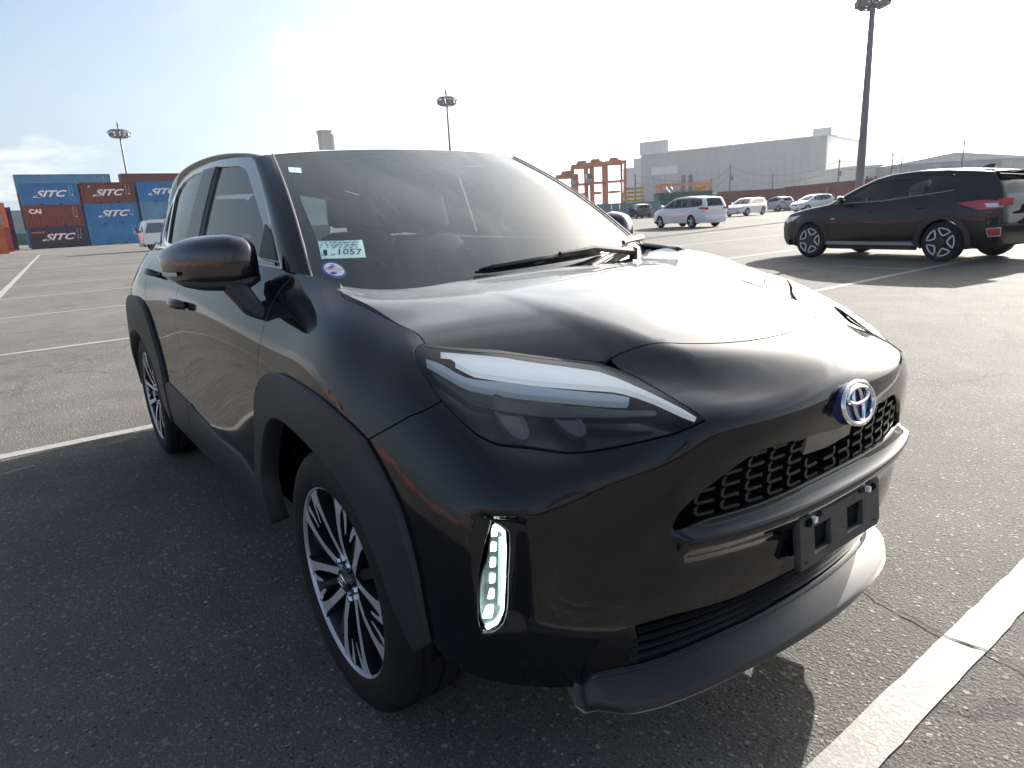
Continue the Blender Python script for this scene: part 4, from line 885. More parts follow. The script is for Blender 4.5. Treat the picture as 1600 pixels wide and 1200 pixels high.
# wheels
def wheel(x,s):
    o_=lambda b,name,m,par,**k: b.obj(name,m,par,**k)
    fl=-s
    loc=(x,-s*.860,.335)
    b=MB(); b.lathe([(-.13,.02),(-.13,.150),(-.118,.150),(-.118,.06),(-.06,.055),(-.045,.03)],40,'y',flip=fl,o=loc); w=b.obj('wheel','steel',car)
    b=MB(); b.lathe([(-.022,.236),(-.006,.243),(0,.262),(.001,.280),(-.003,.303),(-.010,.318),(-.020,.329),(-.034,.3345),(-.048,.336),(-.053,.329),(-.060,.329),(-.065,.3365),(-.102,.337),(-.104,.329),(-.112,.329),(-.115,.337),(-.152,.3365),(-.156,.329),(-.163,.329),(-.167,.336),(-.185,.333),(-.20,.325),(-.212,.30),(-.215,.27),(-.20,.236)],108,'y',flip=fl,o=loc); m_=25
    b.V=[((v[0]-loc[0])*q+loc[0],v[1],(v[2]-loc[2])*q+loc[2]) for i,v in enumerate(b.V) for q in [(.983 if ((i//m_)%3==0 and (i%m_) in (6,7,8,18,19,20,21)) else 1.0)]]
    b.obj('tyre','rubber',w,smooth=30)
    b=MB(); b.lathe([(-.022,.240),(-.013,.2455),(-.008,.2445),(-.009,.239),(-.018,.2365)],72,'y',flip=fl,o=loc); b.obj('rim','alloy',w,smooth=40)
    b=MB(); b.lathe([(-.018,.2365),(-.03,.230),(-.10,.218),(-.19,.214)],72,'y',flip=fl,o=loc); b.obj('rim_barrel','alloy_dark',w,smooth=40)
    b=MB(); b.lathe([(-.165,.03),(-.165,.222)],40,'y',flip=fl,o=loc); b.obj('brake_shield','dark',w)
    def P(a,r,d): return (loc[0]+r*math.cos(a),loc[1]+d*fl,loc[2]+r*math.sin(a))
    spin=R(100) if x==0 else R(77)
    for k in range(5):
        a0=spin+k*2*math.pi/5
        b=MB()
        for sd in (-1,1):
            # blade: section follows radius; offset angle widens to the rim
            sec=[(.045,.24,.026,-.034),(.075,.24,.021,-.027),(.12,.275,.020,-.019),(.17,.315,.022,-.014),(.205,.345,.029,-.012),(.228,.365,.042,-.012),(.2375,.37,.056,-.013)]
            V=[]
            for r,an,wd,d in sec:
                a=a0+sd*an; da=wd/2/r
                i,o2=(a-da,a+da)
                V.append([P(i,r,d),P(o2,r,d),P(o2,r,d-.030),P(i,r,d-.030)])
            n=len(V);VV=[q for e in V for q in e]
            b.add(VV,[(i*4+j,i*4+(j+1)%4,(i+1)*4+(j+1)%4,(i+1)*4+j) for i in range(n-1) for j in range(4)]+[(3,2,1,0),tuple((n-1)*4+j for j in range(4))])
            # short hook from the blade towards its neighbour at the rim
            V=[]
            for r,an,wd in ((.237,.42,.03),(.230,.49,.022),(.195,.53,.013),(.160,.55,.006)):
                a=a0+sd*an;da=wd/2/r
                V.append([P(a-da,r,-.015),P(a+da,r,-.015),P(a+da,r,-.04),P(a-da,r,-.04)])
            n=len(V);VV=[q for e in V for q in e]
            b.add(VV,[(i*4+j,i*4+(j+1)%4,(i+1)*4+(j+1)%4,(i+1)*4+j) for i in range(n-1) for j in range(4)]+[(3,2,1,0),tuple((n-1)*4+j for j in range(4))])
        sp=b.obj('spoke','alloy',w,smooth=30); me=sp.data; me.materials.append(MT['alloy_dark'])
        for f in me.polygons: f.material_index=0 if f.normal.y*fl>.6 else 1
        b=MB()
        for an,w0,w1 in ((0,.030,.022),(2*math.pi/10,.02,.012)):
            V=[]
            for r,d in ((.04,-.044),(.10,-.036),(.18,-.034),(.232,-.028)):
                a=a0+an;da=(w0+(w1-w0)*(r-.04)/.19)/2/r
                V.append([P(a-da,r,d),P(a+da,r,d),P(a+da,r,d-.02),P(a-da,r,d-.02)])
            n=len(V);VV=[q for e in V for q in e]
            b.add(VV,[(i*4+j,i*4+(j+1)%4,(i+1)*4+(j+1)%4,(i+1)*4+j) for i in range(n-1) for j in range(4)]+[(3,2,1,0),tuple((n-1)*4+j for j in range(4))])
        b.obj('spoke_rib','alloy_dark',w,smooth=30)
        b=MB(); a=a0+math.pi/5; c=P(a,.052,-.030); b.lathe([(-.02,.0105),(.004,.0105),(.010,.007),(.011,.0004)],6,'y',flip=fl,o=c); b.obj('wheel_nut','chrome',w,smooth=30)
    b=MB(); b.lathe([(-.06,.075),(-.038,.070),(-.034,.035)],40,'y',flip=fl,o=loc); b.obj('hub','alloy_dark',w)
    b=MB(); b.lathe([(-.04,.033),(-.020,.032),(-.016,.029),(-.014,.0005)],32,'y',flip=fl,o=loc); hc=b.obj('hub_cap','gloss',w)
    b=MB()
    ell=lambda cx,cz,a,c_,d:[(loc[0]+cx+a*math.cos(t),loc[1]+d*fl,loc[2]+cz+c_*math.sin(t)) for t in np.linspace(0,2*math.pi,29)[:-1]]
    b.tube(ell(0,0,.021,.0145,-.0135),.0016,6,closed=True); b.tube(ell(0,0,.006,.013,-.0135),.0013,6,closed=True); b.tube(ell(0,.005,.014,.006,-.0135),.0013,6,closed=True); b.obj('cap_emblem','chrome',hc)
    b=MB(); b.box((loc[0]+(.11 if x<-1 else -.11),loc[1]-.115*fl*1.0,loc[2]+.03),(.07,.06,.14)); b.obj('brake_caliper','alloy_dark',w)
for x in (0,-2.56):
    for s in (1,-1): wheel(x,s)
# ---------------------------------------------------------------- ground
def asphalt():
    m=bpy.data.materials.new('asphalt'); m.use_nodes=True; nt=m.node_tree; b=nt.nodes['Principled BSDF']; N=nt.nodes.new; K=nt.links.new
    tc=N('ShaderNodeTexCoord'); P=tc.outputs['Object']
    def math_(op,a,b_=None,c=None):
        n=N('ShaderNodeMath'); n.operation=op
        for i,v in enumerate((a,b_,c)):
            if v is None: continue
            if isinstance(v,(int,float)): n.inputs[i].default_value=v
            else: K(v,n.inputs[i])
        return n.outputs[0]
    def vor(scale,feat='F1',rnd=1): 
        v=N('ShaderNodeTexVoronoi'); v.feature=feat; v.inputs['Scale'].default_value=scale; v.inputs['Randomness'].default_value=rnd; K(P,v.inputs['Vector']); return v
    def noi(scale,det=4,ro=.55):
        n=N('ShaderNodeTexNoise'); n.inputs['Scale'].default_value=scale; n.inputs['Detail'].default_value=det; n.inputs['Roughness'].default_value=ro; K(P,n.inputs['Vector']); return n.outputs['Fac']
    wob=N('ShaderNodeTexNoise'); wob.inputs['Scale'].default_value=60; wob.inputs['Detail'].default_value=2; K(P,wob.inputs['Vector'])
    wm=N('ShaderNodeVectorMath'); wm.operation='MULTIPLY_ADD'; wm.inputs[1].default_value=(.012,.012,.012); K(wob.outputs['Color'],wm.inputs[0]); K(P,wm.inputs[2])
    def chips(scale,keep,r0,r1):
        v=vor(scale); K(wm.outputs[0],v.inputs['Vector']); s=N('ShaderNodeSeparateColor'); K(v.outputs['Color'],s.inputs[0])
        sel=math_('GREATER_THAN',s.outputs[0],keep); rad=math_('MULTIPLY_ADD',s.outputs[1],r1-r0,r0)
        e=N('ShaderNodeMapRange'); K(v.outputs['Distance'],e.inputs[0]); K(math_('MULTIPLY',rad,.72),e.inputs[1]); K(rad,e.inputs[2]); e.inputs[3].default_value=1; e.inputs[4].default_value=0
        return math_('MULTIPLY',sel,e.outputs[0]),s.outputs[2],v
    ca,ra_,va=chips(52,.70,.22,.50); cb_,rb_,vb=chips(105,.45,.25,.55); cd,rd_,vd=chips(90,.80,.2,.5)
    base=N('ShaderNodeValToRGB'); e=base.color_ramp.elements; e[0].position=.3; e[0].color=(.060,.058,.055,1); e[1].position=.72; e[1].color=(.165,.158,.147,1); K(noi(170,4,.65),base.inputs[0])
    def tone(r,c0,c1):
        t=N('ShaderNodeValToRGB'); t.color_ramp.elements[0].color=(*c0,1); t.color_ramp.elements[1].color=(*c1,1); K(r,t.inputs[0]); return t.outputs[0]
    def over(f,a,b_):
        mx=N('ShaderNodeMix'); mx.data_type='RGBA'; K(f,mx.inputs[0]); K(a,mx.inputs[6]); K(b_,mx.inputs[7]); return mx.outputs[2]
    col=over(cd,base.outputs[0],tone(rd_,(.03,.028,.025),(.06,.056,.05)))
    col=over(cb_,col,tone(rb_,(.10,.095,.083),(.22,.21,.18)))
    col=over(ca,col,tone(ra_,(.12,.114,.10),(.40,.38,.33)))
    # patches, oil, tyre polish, hairline cracks
    n1=noi(.22,6,.6); n2=noi(2.4,5,.6)
    pm=N('ShaderNodeMapRange'); pm.inputs[1].default_value=.3; pm.inputs[2].default_value=.7; pm.inputs[3].default_value=.74; pm.inputs[4].default_value=1.16; K(n1,pm.inputs[0])
    pm2=N('ShaderNodeMapRange'); pm2.inputs[1].default_value=.28; pm2.inputs[2].default_value=.7; pm2.inputs[3].default_value=.80; pm2.inputs[4].default_value=1.10; K(n2,pm2.inputs[0])
    oil=N('ShaderNodeMapRange'); oil.inputs[1].default_value=.66; oil.inputs[2].default_value=.76; oil.inputs[3].default_value=1; oil.inputs[4].default_value=.62; K(noi(.9,3,.5),oil.inputs[0])
    ck=N('ShaderNodeTexVoronoi'); ck.feature='DISTANCE_TO_EDGE'; ck.inputs['Scale'].default_value=.16; wv=N('ShaderNodeVectorMath'); wv.operation='MULTIPLY_ADD'; wv.inputs[1].default_value=(.9,.9,.9); nw=N('ShaderNodeTexNoise'); nw.inputs['Scale'].default_value=1.7; nw.inputs['Detail'].default_value=7; K(P,nw.inputs['Vector']); K(nw.outputs['Color'],wv.inputs[0]); K(P,wv.inputs[2]); K(wv.outputs[0],ck.inputs['Vector'])
    cm=N('ShaderNodeMapRange'); cm.inputs[1].default_value=.0008; cm.inputs[2].default_value=.0030; cm.inputs[3].default_value=.72; cm.inputs[4].default_value=1; K(ck.outputs['Distance'],cm.inputs[0])
    tot=math_('MULTIPLY',math_('MULTIPLY',pm.outputs[0],pm2.outputs[0]),math_('MULTIPLY',oil.outputs[0],cm.outputs[0]))
    mc=N('ShaderNodeMix'); mc.data_type='RGBA'; mc.blend_type='MULTIPLY'; mc.inputs[0].default_value=1; K(col,mc.inputs[6]); K(tot,mc.inputs[7])
    K(mc.outputs[2],b.inputs['Base Color']); b.inputs['Roughness'].default_value=.9; b.inputs['Specular IOR Level'].default_value=.14
    hh=math_('ADD',math_('ADD',math_('MULTIPLY',ca,.55),math_('MULTIPLY',cb_,.30)),math_('ADD',math_('MULTIPLY',noi(95,5,.62),1.55),math_('MULTIPLY',cm.outputs[0],.5)))
    bp=N('ShaderNodeBump'); bp.inputs['Strength'].default_value=.85; bp.inputs['Distance'].default_value=.0055; K(hh,bp.inputs['Height']); K(bp.outputs[0],b.inputs['Normal'])
    return m
MT['asphalt']=asphalt()
def road_paint():
    m=mat('road_paint',(.23,.225,.215),rough=.75); nt=m.node_tree; b=nt.nodes['Principled BSDF']; N=nt.nodes.new; K=nt.links.new
    tc=N('ShaderNodeTexCoord'); n=N('ShaderNodeTexNoise'); n.inputs['Scale'].default_value=26; n.inputs['Detail'].default_value=8; n.inputs['Roughness'].default_value=.7; K(tc.outputs['Object'],n.inputs['Vector'])
    v=N('ShaderNodeTexVoronoi'); v.inputs['Scale'].default_value=95; K(tc.outputs['Object'],v.inputs['Vector'])
    n3=N('ShaderNodeTexNoise'); n3.inputs['Scale'].default_value=1.6; n3.inputs['Detail'].default_value=5; K(tc.outputs['Object'],n3.inputs['Vector'])
    a=N('ShaderNodeMath'); a.operation='MULTIPLY_ADD'; a.inputs[1].default_value=.28; K(v.outputs['Distance'],a.inputs[0]); K(n.outputs['Fac'],a.inputs[2])
    a2=N('ShaderNodeMath'); a2.operation='MULTIPLY_ADD'; a2.inputs[1].default_value=.5; K(n3.outputs['Fac'],a2.inputs[0]); K(a.outputs[0],a2.inputs[2])
    r=N('ShaderNodeValToRGB'); e=r.color_ramp.elements; e[0].position=.92; e[0].color=(.225,.22,.21,1); e[1].position=1.16; e[1].color=(.13,.12,.105,1); K(a2.outputs[0],r.inputs[0]); 
    q=e.new(1.05); q.color=(.19,.186,.176,1); K(r.outputs[0],b.inputs['Base Color'])
    bp=N('ShaderNodeBump'); bp.inputs['Distance'].default_value=.003; bp.inputs['Strength'].default_value=.7; K(a.outputs[0],bp.inputs['Height']); bp.invert=True; K(bp.outputs[0],b.inputs['Normal'])
    return m
MT['line']=road_paint()
g=mesh_obj('asphalt_ground',[(-900,-900,0),(900,-900,0),(900,900,0),(-900,900,0)],[(0,1,2,3)],'asphalt',kind='structure')
def line(x0,y0,x1,y1,w,z=.004):
    a=Vector((x0,y0,0));b_=Vector((x1,y1,0));t=(b_-a).normalized();n=Vector((-t.y,t.x,0))*w/2;L_=(b_-a).length;k=max(2,int(min(L_,40)/.06));V=[];rr=random.Random(int(x0*77+y0*13))
    for i in range(k+1):
        p=a+t*L_*i/k; V+=[p+n*(1+rr.uniform(-.05,.05))+Vector((0,0,z)),p-n*(1+rr.uniform(-.05,.05))+Vector((0,0,z))]
    mesh_obj('painted_line',V,[(2*i,2*i+1,2*i+3,2*i+2) for i in range(k)],'line',kind='structure')
line(.915,-16,.915,24,.10)
for i in range(1,13):
    x=-3.2-(i-1)*4.35
    line(x,-10,x,26 if i<6 else 40,.10)
for i in range(1,5): line(.915+4.35*i,-16,.915+4.35*i,24,.10)
line(-15,-1.73,-62,.93,.14,.008)
line(-20,9.5,-62,15.5,.12,.008); line(-5.0,-10,-30,-10,.10,.008)
line(-3.2,10.2,-4.6,10.35,.09,.008)
def crack(P,w,name='ground_crack'):
    """hairline break in the asphalt: a thin sunken dark ribbon lying on the surface"""
    P=[Vector(q) for q in round_line(P,.02)];rr=random.Random(9);V=[]
    for i,q in enumerate(P):
        t=(P[min(i+1,len(P)-1)]-P[max(i-1,0)]).normalized();n=Vector((-t.y,t.x,0)); o=n*rr.uniform(-.004,.004); ww=w*rr.uniform(.5,1.3)
        V+=[q+o+n*ww/2,q+o-n*ww/2]
    mesh_obj(name,V,[(2*i,2*i+1,2*i+3,2*i+2) for i in range(len(P)-1)],'dark',kind='structure')
crack([(0.56, 0.611, 0.006), (0.684, 0.558, 0.006), (0.801, 0.534, 0.006), (0.866, 0.517, 0.006), (0.911, 0.521, 0.006), (0.955, 0.525, 0.006), (1.007, 0.521, 0.006), (1.051, 0.51, 0.006), (1.4349999999999998, 0.44999999999999996, 0.0062)],.007)
# ---------------------------------------------------------------- the other cars of the yard
MT['navy']=paint_mat('dark_navy_paint',(.006,.006,.010),dust=.014,rough=.05)
MT['white']=paint_mat('white_paint',(.74,.75,.76),dust=.006,rough=.05)
MT['silver']=paint_mat('silver_paint',(.42,.44,.46),dust=.006,rough=.05)
MT['greyblue']=paint_mat('grey_blue_paint',(.05,.06,.075),dust=.01,rough=.05)
MT['carglass']=glass('car_window_glass',(.86,.92,.90),dust=.03)
MT['darkglass']=glass('dark_window_glass',(.30,.32,.34),dust=.02)
MT['headlamp']=mat('headlamp_clear',(.55,.58,.60),rough=.12,metal=.4,coat=1)
MT['redlamp']=mat('tail_lamp_red',(.42,.012,.015),rough=.15,coat=1)
MT['sillsilver']=mat('sill_silver',(.40,.42,.46),rough=.35,metal=.5)
MT['platewhite']=mat('plate_white',(.7,.7,.66),rough=.5)
SPEC={
 'suv':dict(L=4.465,W=1.80,fo=.905,wb=2.67,r=.345,belt=1.0,roofz=1.55,
  seg=[('front_bumper',[(.14,.24),(.03,.36),(.0,.58),(.03,.70),(.10,.80)]),('hood',[(.10,.80),(.28,.90),(.75,.985),(1.28,1.055)]),('windshield',[(1.28,1.055),(1.70,1.285),(2.12,1.475)]),
   ('roof',[(2.12,1.475),(2.45,1.545),(2.9,1.57),(3.4,1.55),(3.85,1.505),(4.15,1.465)]),('rear_window',[(4.15,1.465),(4.30,1.27),(4.37,1.10)]),('tailgate',[(4.37,1.10),(4.43,.98),(4.44,.78)]),('rear_bumper',[(4.44,.78),(4.465,.66),(4.45,.45),(4.36,.30)])],
  win=[('front_window','carglass',[(1.42,1.075),(1.75,1.255),(2.05,1.385),(2.30,1.435),(2.37,1.435),(2.40,1.095)]),('rear_window','darkglass',[(2.48,1.10),(2.46,1.438),(2.9,1.445),(3.22,1.425),(3.20,1.15)]),('quarter_window','darkglass',[(3.27,1.16),(3.28,1.42),(3.45,1.40),(3.78,1.29),(3.60,1.215)])],
  cuts=[1.24,2.43,3.30]),
 'minivan':dict(L=4.60,W=1.72,fo=.88,wb=2.75,r=.315,belt=1.02,roofz=1.58,
  seg=[('front_bumper',[(.12,.22),(.02,.34),(0,.55),(.04,.68),(.10,.76)]),('hood',[(.10,.76),(.35,.90),(.95,1.03)]),('windshield',[(.95,1.03),(1.45,1.31),(1.85,1.48)]),
   ('roof',[(1.85,1.48),(2.2,1.56),(2.8,1.59),(3.5,1.57),(4.15,1.51),(4.34,1.47)]),('rear_window',[(4.34,1.47),(4.48,1.20),(4.52,1.05)]),('tailgate',[(4.52,1.05),(4.57,.95),(4.57,.62)]),('rear_bumper',[(4.57,.62),(4.60,.50),(4.58,.36),(4.50,.24)])],
  win=[('front_window','carglass',[(1.0,1.06),(1.40,1.27),(1.78,1.42),(2.02,1.46),(2.08,1.04)]),('rear_window','darkglass',[(2.14,1.04),(2.10,1.465),(2.6,1.475),(3.18,1.47),(3.18,1.06)]),('quarter_window','darkglass',[(3.24,1.06),(3.24,1.465),(3.8,1.445),(4.22,1.40),(4.32,1.14),(4.1,1.09)])],cuts=[]),
 'wagon':dict(L=4.55,W=1.79,fo=.90,wb=2.68,r=.325,belt=.95,roofz=1.48,
  seg=[('front_bumper',[(.12,.2),(.02,.32),(0,.55),(.04,.66),(.10,.72)]),('hood',[(.10,.72),(.4,.84),(1.25,.97)]),('windshield',[(1.25,.97),(1.70,1.22),(2.10,1.40)]),
   ('roof',[(2.10,1.40),(2.5,1.465),(3.1,1.475),(3.8,1.44),(4.2,1.39)]),('rear_window',[(4.2,1.39),(4.40,1.10),(4.44,1.0)]),('tailgate',[(4.44,1.0),(4.52,.90),(4.53,.62)]),('rear_bumper',[(4.53,.62),(4.55,.5),(4.53,.36),(4.45,.24)])],
  win=[('front_window','carglass',[(1.36,.985),(1.75,1.19),(2.12,1.34),(2.38,1.375),(2.42,.99)]),('rear_window','darkglass',[(2.49,.99),(2.46,1.38),(3.0,1.385),(3.35,1.37),(3.36,1.01)]),('quarter_window','darkglass',[(3.42,1.02),(3.42,1.36),(3.8,1.33),(4.08,1.25),(4.12,1.09)])],cuts=[]),
 'hatch':dict(L=3.95,W=1.69,fo=.80,wb=2.50,r=.30,belt=.95,roofz=1.49,
  seg=[('front_bumper',[(.12,.2),(.02,.32),(0,.52),(.04,.64),(.10,.70)]),('hood',[(.10,.70),(.35,.84),(.95,.98)]),('windshield',[(.95,.98),(1.35,1.22),(1.75,1.41)]),
   ('roof',[(1.75,1.41),(2.1,1.48),(2.6,1.495),(3.2,1.45),(3.5,1.40)]),('rear_window',[(3.5,1.40),(3.72,1.12),(3.77,1.02)]),('tailgate',[(3.77,1.02),(3.88,.92),(3.90,.62)]),('rear_bumper',[(3.90,.62),(3.95,.48),(3.92,.34),(3.85,.24)])],
  win=[('front_window','carglass',[(1.06,.995),(1.42,1.19),(1.78,1.35),(2.05,1.39),(2.08,1.0)]),('rear_window','darkglass',[(2.15,1.0),(2.12,1.395),(2.6,1.40),(2.95,1.37),(3.05,1.06)]),('quarter_window','darkglass',[(3.11,1.07),(3.03,1.365),(3.2,1.34),(3.38,1.24)])],cuts=[])}
def clip_x(P,x0,lo):
    o=[];n=len(P);k=(lambda q:q[0]>=x0) if lo else (lambda q:q[0]<=x0)
    for i in range(n):
        a,b=P[i],P[(i+1)%n];ka,kb=k(a),k(b)
        if ka:o.append(a)
        if ka!=kb: t=(x0-a[0])/(b[0]-a[0]);o.append((x0,a[1]+(b[1]-a[1])*t))
    return o
def gen_wheel(parent,loc,s,r,style,n=32,fine=True):
    fl=s
    b=MB(); b.lathe([(-.19,r*.70),(-.205,r*.82),(-.195,r*.94),(-.17,r*.99),(-.10,r),(-.04,r*.99),(-.012,r*.94),(0,r*.84),(-.008,r*.74),(-.02,r*.69)],n,'y',flip=fl,o=loc); w=b.obj('wheel','rubber',parent,smooth=45)
    rr=r*.70
    b=MB(); b.lathe([(-.06,.02),(-.06,rr*.97),(-.012,rr*1.0),(-.006,rr*1.02),(-.012,rr*1.04)],n,'y',flip=fl,o=loc); b.obj('rim',MT['alloy_dark'] if style!='cap' else MT['sillsilver'],w,smooth=40)
    P=lambda a,q,d:(loc[0]+q*math.cos(a),loc[1]+d*fl,loc[2]+q*math.sin(a))
    if style=='frames':
        for k in range(5):
            a=math.pi/2+.25+k*2*math.pi/5; L_=[(-.47,.97),(-.2,.985),(.2,.985),(.47,.97),(.44,.80),(.13,.50),(-.13,.50),(-.44,.80)]
            b=MB(); b.tube([P(a+da,rr*q,-.014) for da,q in L_],.0125,6,closed=True); b.obj('spoke_frame','alloy_bright',w)
        b=MB(); b.lathe([(-.05,rr*.42),(-.02,rr*.36),(-.012,rr*.15),(-.010,.001)],20,'y',flip=fl,o=loc); b.obj('hub_cap','alloy_dark',w)
    else:
        b=MB()
        for k in range(5 if style=='five' else 7):
            a=.3+k*2*math.pi/(5 if style=='five' else 7); V=[P(a-.32,rr*.16,-.02),P(a+.32,rr*.16,-.02),P(a+.15,rr*.98,-.008),P(a-.15,rr*.98,-.008)]; W_=[(x,y-.03*fl,z) for x,y,z in V]
            b.hexa(W_+V)
        b.lathe([(-.03,rr*.24),(-.012,rr*.2),(-.008,.001)],12,'y',flip=fl,o=loc); b.obj('spokes','alloy_bright',w,smooth=30)
    return w
MT['alloy_bright']=mat('bright_alloy',(.72,.73,.75),rough=.4,metal=.15)
def gen_car(kind,label,cat_name,paint,front,heading,group=None,fine=False,wheels='five',rear_dark=True):
    sp=SPEC[kind];Lc,Wd,fo,wb,r=sp['L'],sp['W']/2,sp['fo'],sp['wb'],sp['r']
    t=thing(cat_name,label,'car',front,heading,group)
    plan=spl1([0,.2,.5,.9,Lc-.9,Lc-.35,Lc-.1,Lc],[.70,.83,.93,1,1,.96,.87,.82]); prof=spl1([.15,.4,.62,.85,sp['belt'],sp['belt']+.1,sp['roofz']],[.94,.985,1.0,.985,.945,.90,.70])
    bul=lambda d,z: .025*np.exp(-((d-fo)/.35)**2-((z-.72)/.2)**2)+.03*np.exp(-((d-fo-wb)/.38)**2-((z-.78)/.2)**2)
    def w_(d,z): return Wd*plan(d)*prof(z)+bul(d,z)-.02
    sil=[]
    for nm,P in sp['seg']: sil+=P if not sil else P[1:]
    sil=[(fo-d,z) for d,z in sil]                    # front to rear, over the top
    rad=.075; loop=np.array(densify(sil,.08,False)); full=np.array(list(map(tuple,loop)))
    ins=inset(np.array(list(full)),rad)
    # bottom edge with the two arches
    bot=[]
    ra=r+.055
    for cx in (fo-fo-wb,0.0):
        a0=math.asin((.25-r)/ra)
        bot+=[(cx+ra*math.cos(a),r+ra*math.sin(a)) for a in np.linspace(math.pi-a0,a0,15)]
    poly=[tuple(q) for q in ins[1:-1]]
    poly=[q for q in poly if q[1]>.26]
    poly=[(q[0],q[1]) for q in poly]
    poly=[(poly[0][0],.25)]+poly+[(poly[-1][0],.25)]+bot
    h=.06 if fine else .16; hb=.04 if fine else .10
    glass_mb=sp['win']; floor=None
    for s in (-1,1):
        S=Field(lambda x,z,s=s:s*w_(fo-x,z),1,-s)
        wins=[(nm,m,[(fo-d,z) for d,z in P]) for nm,m,P in glass_mb]
        pieces=[('body_side',poly)]
        if fine:
            c=[fo-d for d in sp['cuts']]
            pieces=[('front_fender',clip_x(poly,c[0],True)),('front_door',clip_x(clip_x(poly,c[0],False),c[1],True)),('rear_door',clip_x(clip_x(poly,c[1],False),c[2],True)),('rear_quarter_panel',clip_x(poly,c[2],False))]
        objs={}
        for nm,P in pieces:
            mnx,mxx=min(q[0] for q in P),max(q[0] for q in P)
            hs=[wp for _,_,wp in wins if min(q[0] for q in wp)>mnx-.0 and max(q[0] for q in wp)<mxx]
            objs[nm]=panel(nm,S,P,paint,t,hs,h=h,hb=hb,gap=.0025 if fine else 0,thick=.025,lip=.003 if fine else .008)
        for (nm,m,P),key in zip(wins,('front_door','rear_door','rear_quarter_panel')):
            par=objs.get(key,list(objs.values())[0])
            panel('window' if nm!='quarter_window' else nm,S,P,m,par,h=.2,hb=.1,gap=-.004,lift=-.012,thick=.004)
            panel('window_seal',S,inset(np.array(P),-.022 if fine else -.03),'gloss',par,[P],h=.2,hb=.06,gap=0,lift=.002,thick=.006,lip=.002)
        # arch cladding and sill
        if kind=='suv':
            for cx in (-wb,0.0):
                P=[(cx+(ra+.075)*math.cos(a),r+(ra+.075)*math.sin(a)) for a in np.linspace(math.pi+.2,-.2,18)]+[(cx+(ra-.01)*math.cos(a),r+(ra-.01)*math.sin(a)) for a in np.linspace(-.2,math.pi+.2,18)]
                panel('arch_cladding',S,P,'clad',t,h=.08,hb=.05,gap=0,lift=.014,thick=.05,lip=.006)
            panel('sill_cladding',S,[(-.44,.20),(-.44,.36),(-wb+.44,.36),(-wb+.44,.20)],'clad',t,h=.1,hb=.08,gap=0,lift=.008,thick=.05)
            panel('sill_trim',S,[(-.40,.285),(-.44,.34),(-wb+.52,.34),(-wb+.46,.285)],'sillsilver',t,h=.1,hb=.08,gap=0,lift=.016,thick=.05)
            panel('side_badge',S,[(-.50,.765),(-.50,.785),(-.60,.787),(-.60,.767)],'sillsilver',objs['front_fender'],h=.1,gap=0,lift=.004,thick=.004)
            for x_,z_,k in ((-1.36,.90,'front_door'),(-2.28,.93,'rear_door')):
                secs=[((x_+u_*.09,s*(w_(fo-x_,z_)+.012+.02*(1-abs(u_)**3)),z_+.004*u_*-1),(0,.008,0),(0,0,.014)) for u_ in np.linspace(-1,1,7)]
                b=MB(); rounded(b,[(c,a,d) for c,a,d in secs],10,2.4); b.obj('door_handle',paint,objs[k],smooth=60)
        # lamps on the sides
        hd=[(fo-.07,sp['seg'][1][1][0][1]-.06),(fo-.10,sp['seg'][1][1][0][1]-.015),(fo-.34,sp['seg'][1][1][1][1]-.075),(fo-.62,sp['seg'][1][1][1][1]-.045),(fo-.40,sp['seg'][1][1][1][1]-.15),(fo-.2,sp['seg'][1][1][0][1]-.10)]
        panel('headlight',S,hd,'headlamp',t,h=.1,hb=.05,gap=0,lift=.006,thick=.03)
        tz=sp['seg'][5][1][1][1]
        if kind=='suv':
            panel('tail_lamp',S,[(fo-4.42,1.00),(fo-4.42,.885),(fo-4.12,.87),(fo-3.78,.985),(fo-4.10,1.02)],'redlamp',t,h=.1,hb=.05,gap=0,lift=.010,thick=.03)
            panel('reversing_lamp',S,[(fo-4.43,.965),(fo-4.43,.90),(fo-4.22,.905),(fo-4.18,.965)],'headlamp',t,h=.1,hb=.05,gap=0,lift=.014,thick=.03)
            panel('rear_reflector',S,[(fo-4.43,.56),(fo-4.43,.47),(fo-4.30,.45),(fo-4.27,.55)],'redlamp',t,h=.1,hb=.05,gap=0,lift=.012,thick=.03)
            b=MB(); b.tube([Vector(S.at([(x,z)])[0])+Vector((0,s*.014,0)) for x,z in ((fo-4.44,.575),(fo-4.26,.565),(fo-4.29,.44),(fo-4.44,.45))],.007,6,closed=True); b.obj('reflector_frame','alloy_bright',t)
            for (a,z0),(c,z1) in (((1.42,1.055),(2.40,1.075)),((2.40,1.075),(3.65,1.20))):
                b=MB(); b.tube([Vector(S.at([(fo-a+(a-c)*q,z0+(z1-z0)*q)])[0])+Vector((0,s*.006,0)) for q in np.linspace(0,1,6)],.006,6); b.obj('belt_moulding','sillsilver',t)
        else:
            panel('tail_lamp',S,[(fo-Lc+.06,tz+.06),(fo-Lc+.06,tz-.06),(fo-Lc+.34,tz-.02),(fo-Lc+.44,tz+.05),(fo-Lc+.25,tz+.08)],'redlamp',t,h=.1,hb=.06,gap=0,lift=.008,thick=.03)
        # mirror
        mx=fo-sp['win'][0][2][0][0]-.22; mz=sp['belt']+.12
        b=MB(); rounded(b,[((mx-.02,s*(Wd-.02),mz-.03),(.03,0,0),(0,0,.03)),((mx,s*(Wd+.02),mz),(.07,0,0),(0,0,.065)),((mx-.02,s*(Wd+.12),mz+.01),(.065,0,0),(0,0,.075)),((mx-.05,s*(Wd+.18),mz+.01),(.03,0,0),(0,0,.045))],14 if fine else 8,2.8); b.obj('door_mirror',paint if kind!='suv' else 'gloss',t,smooth=60)
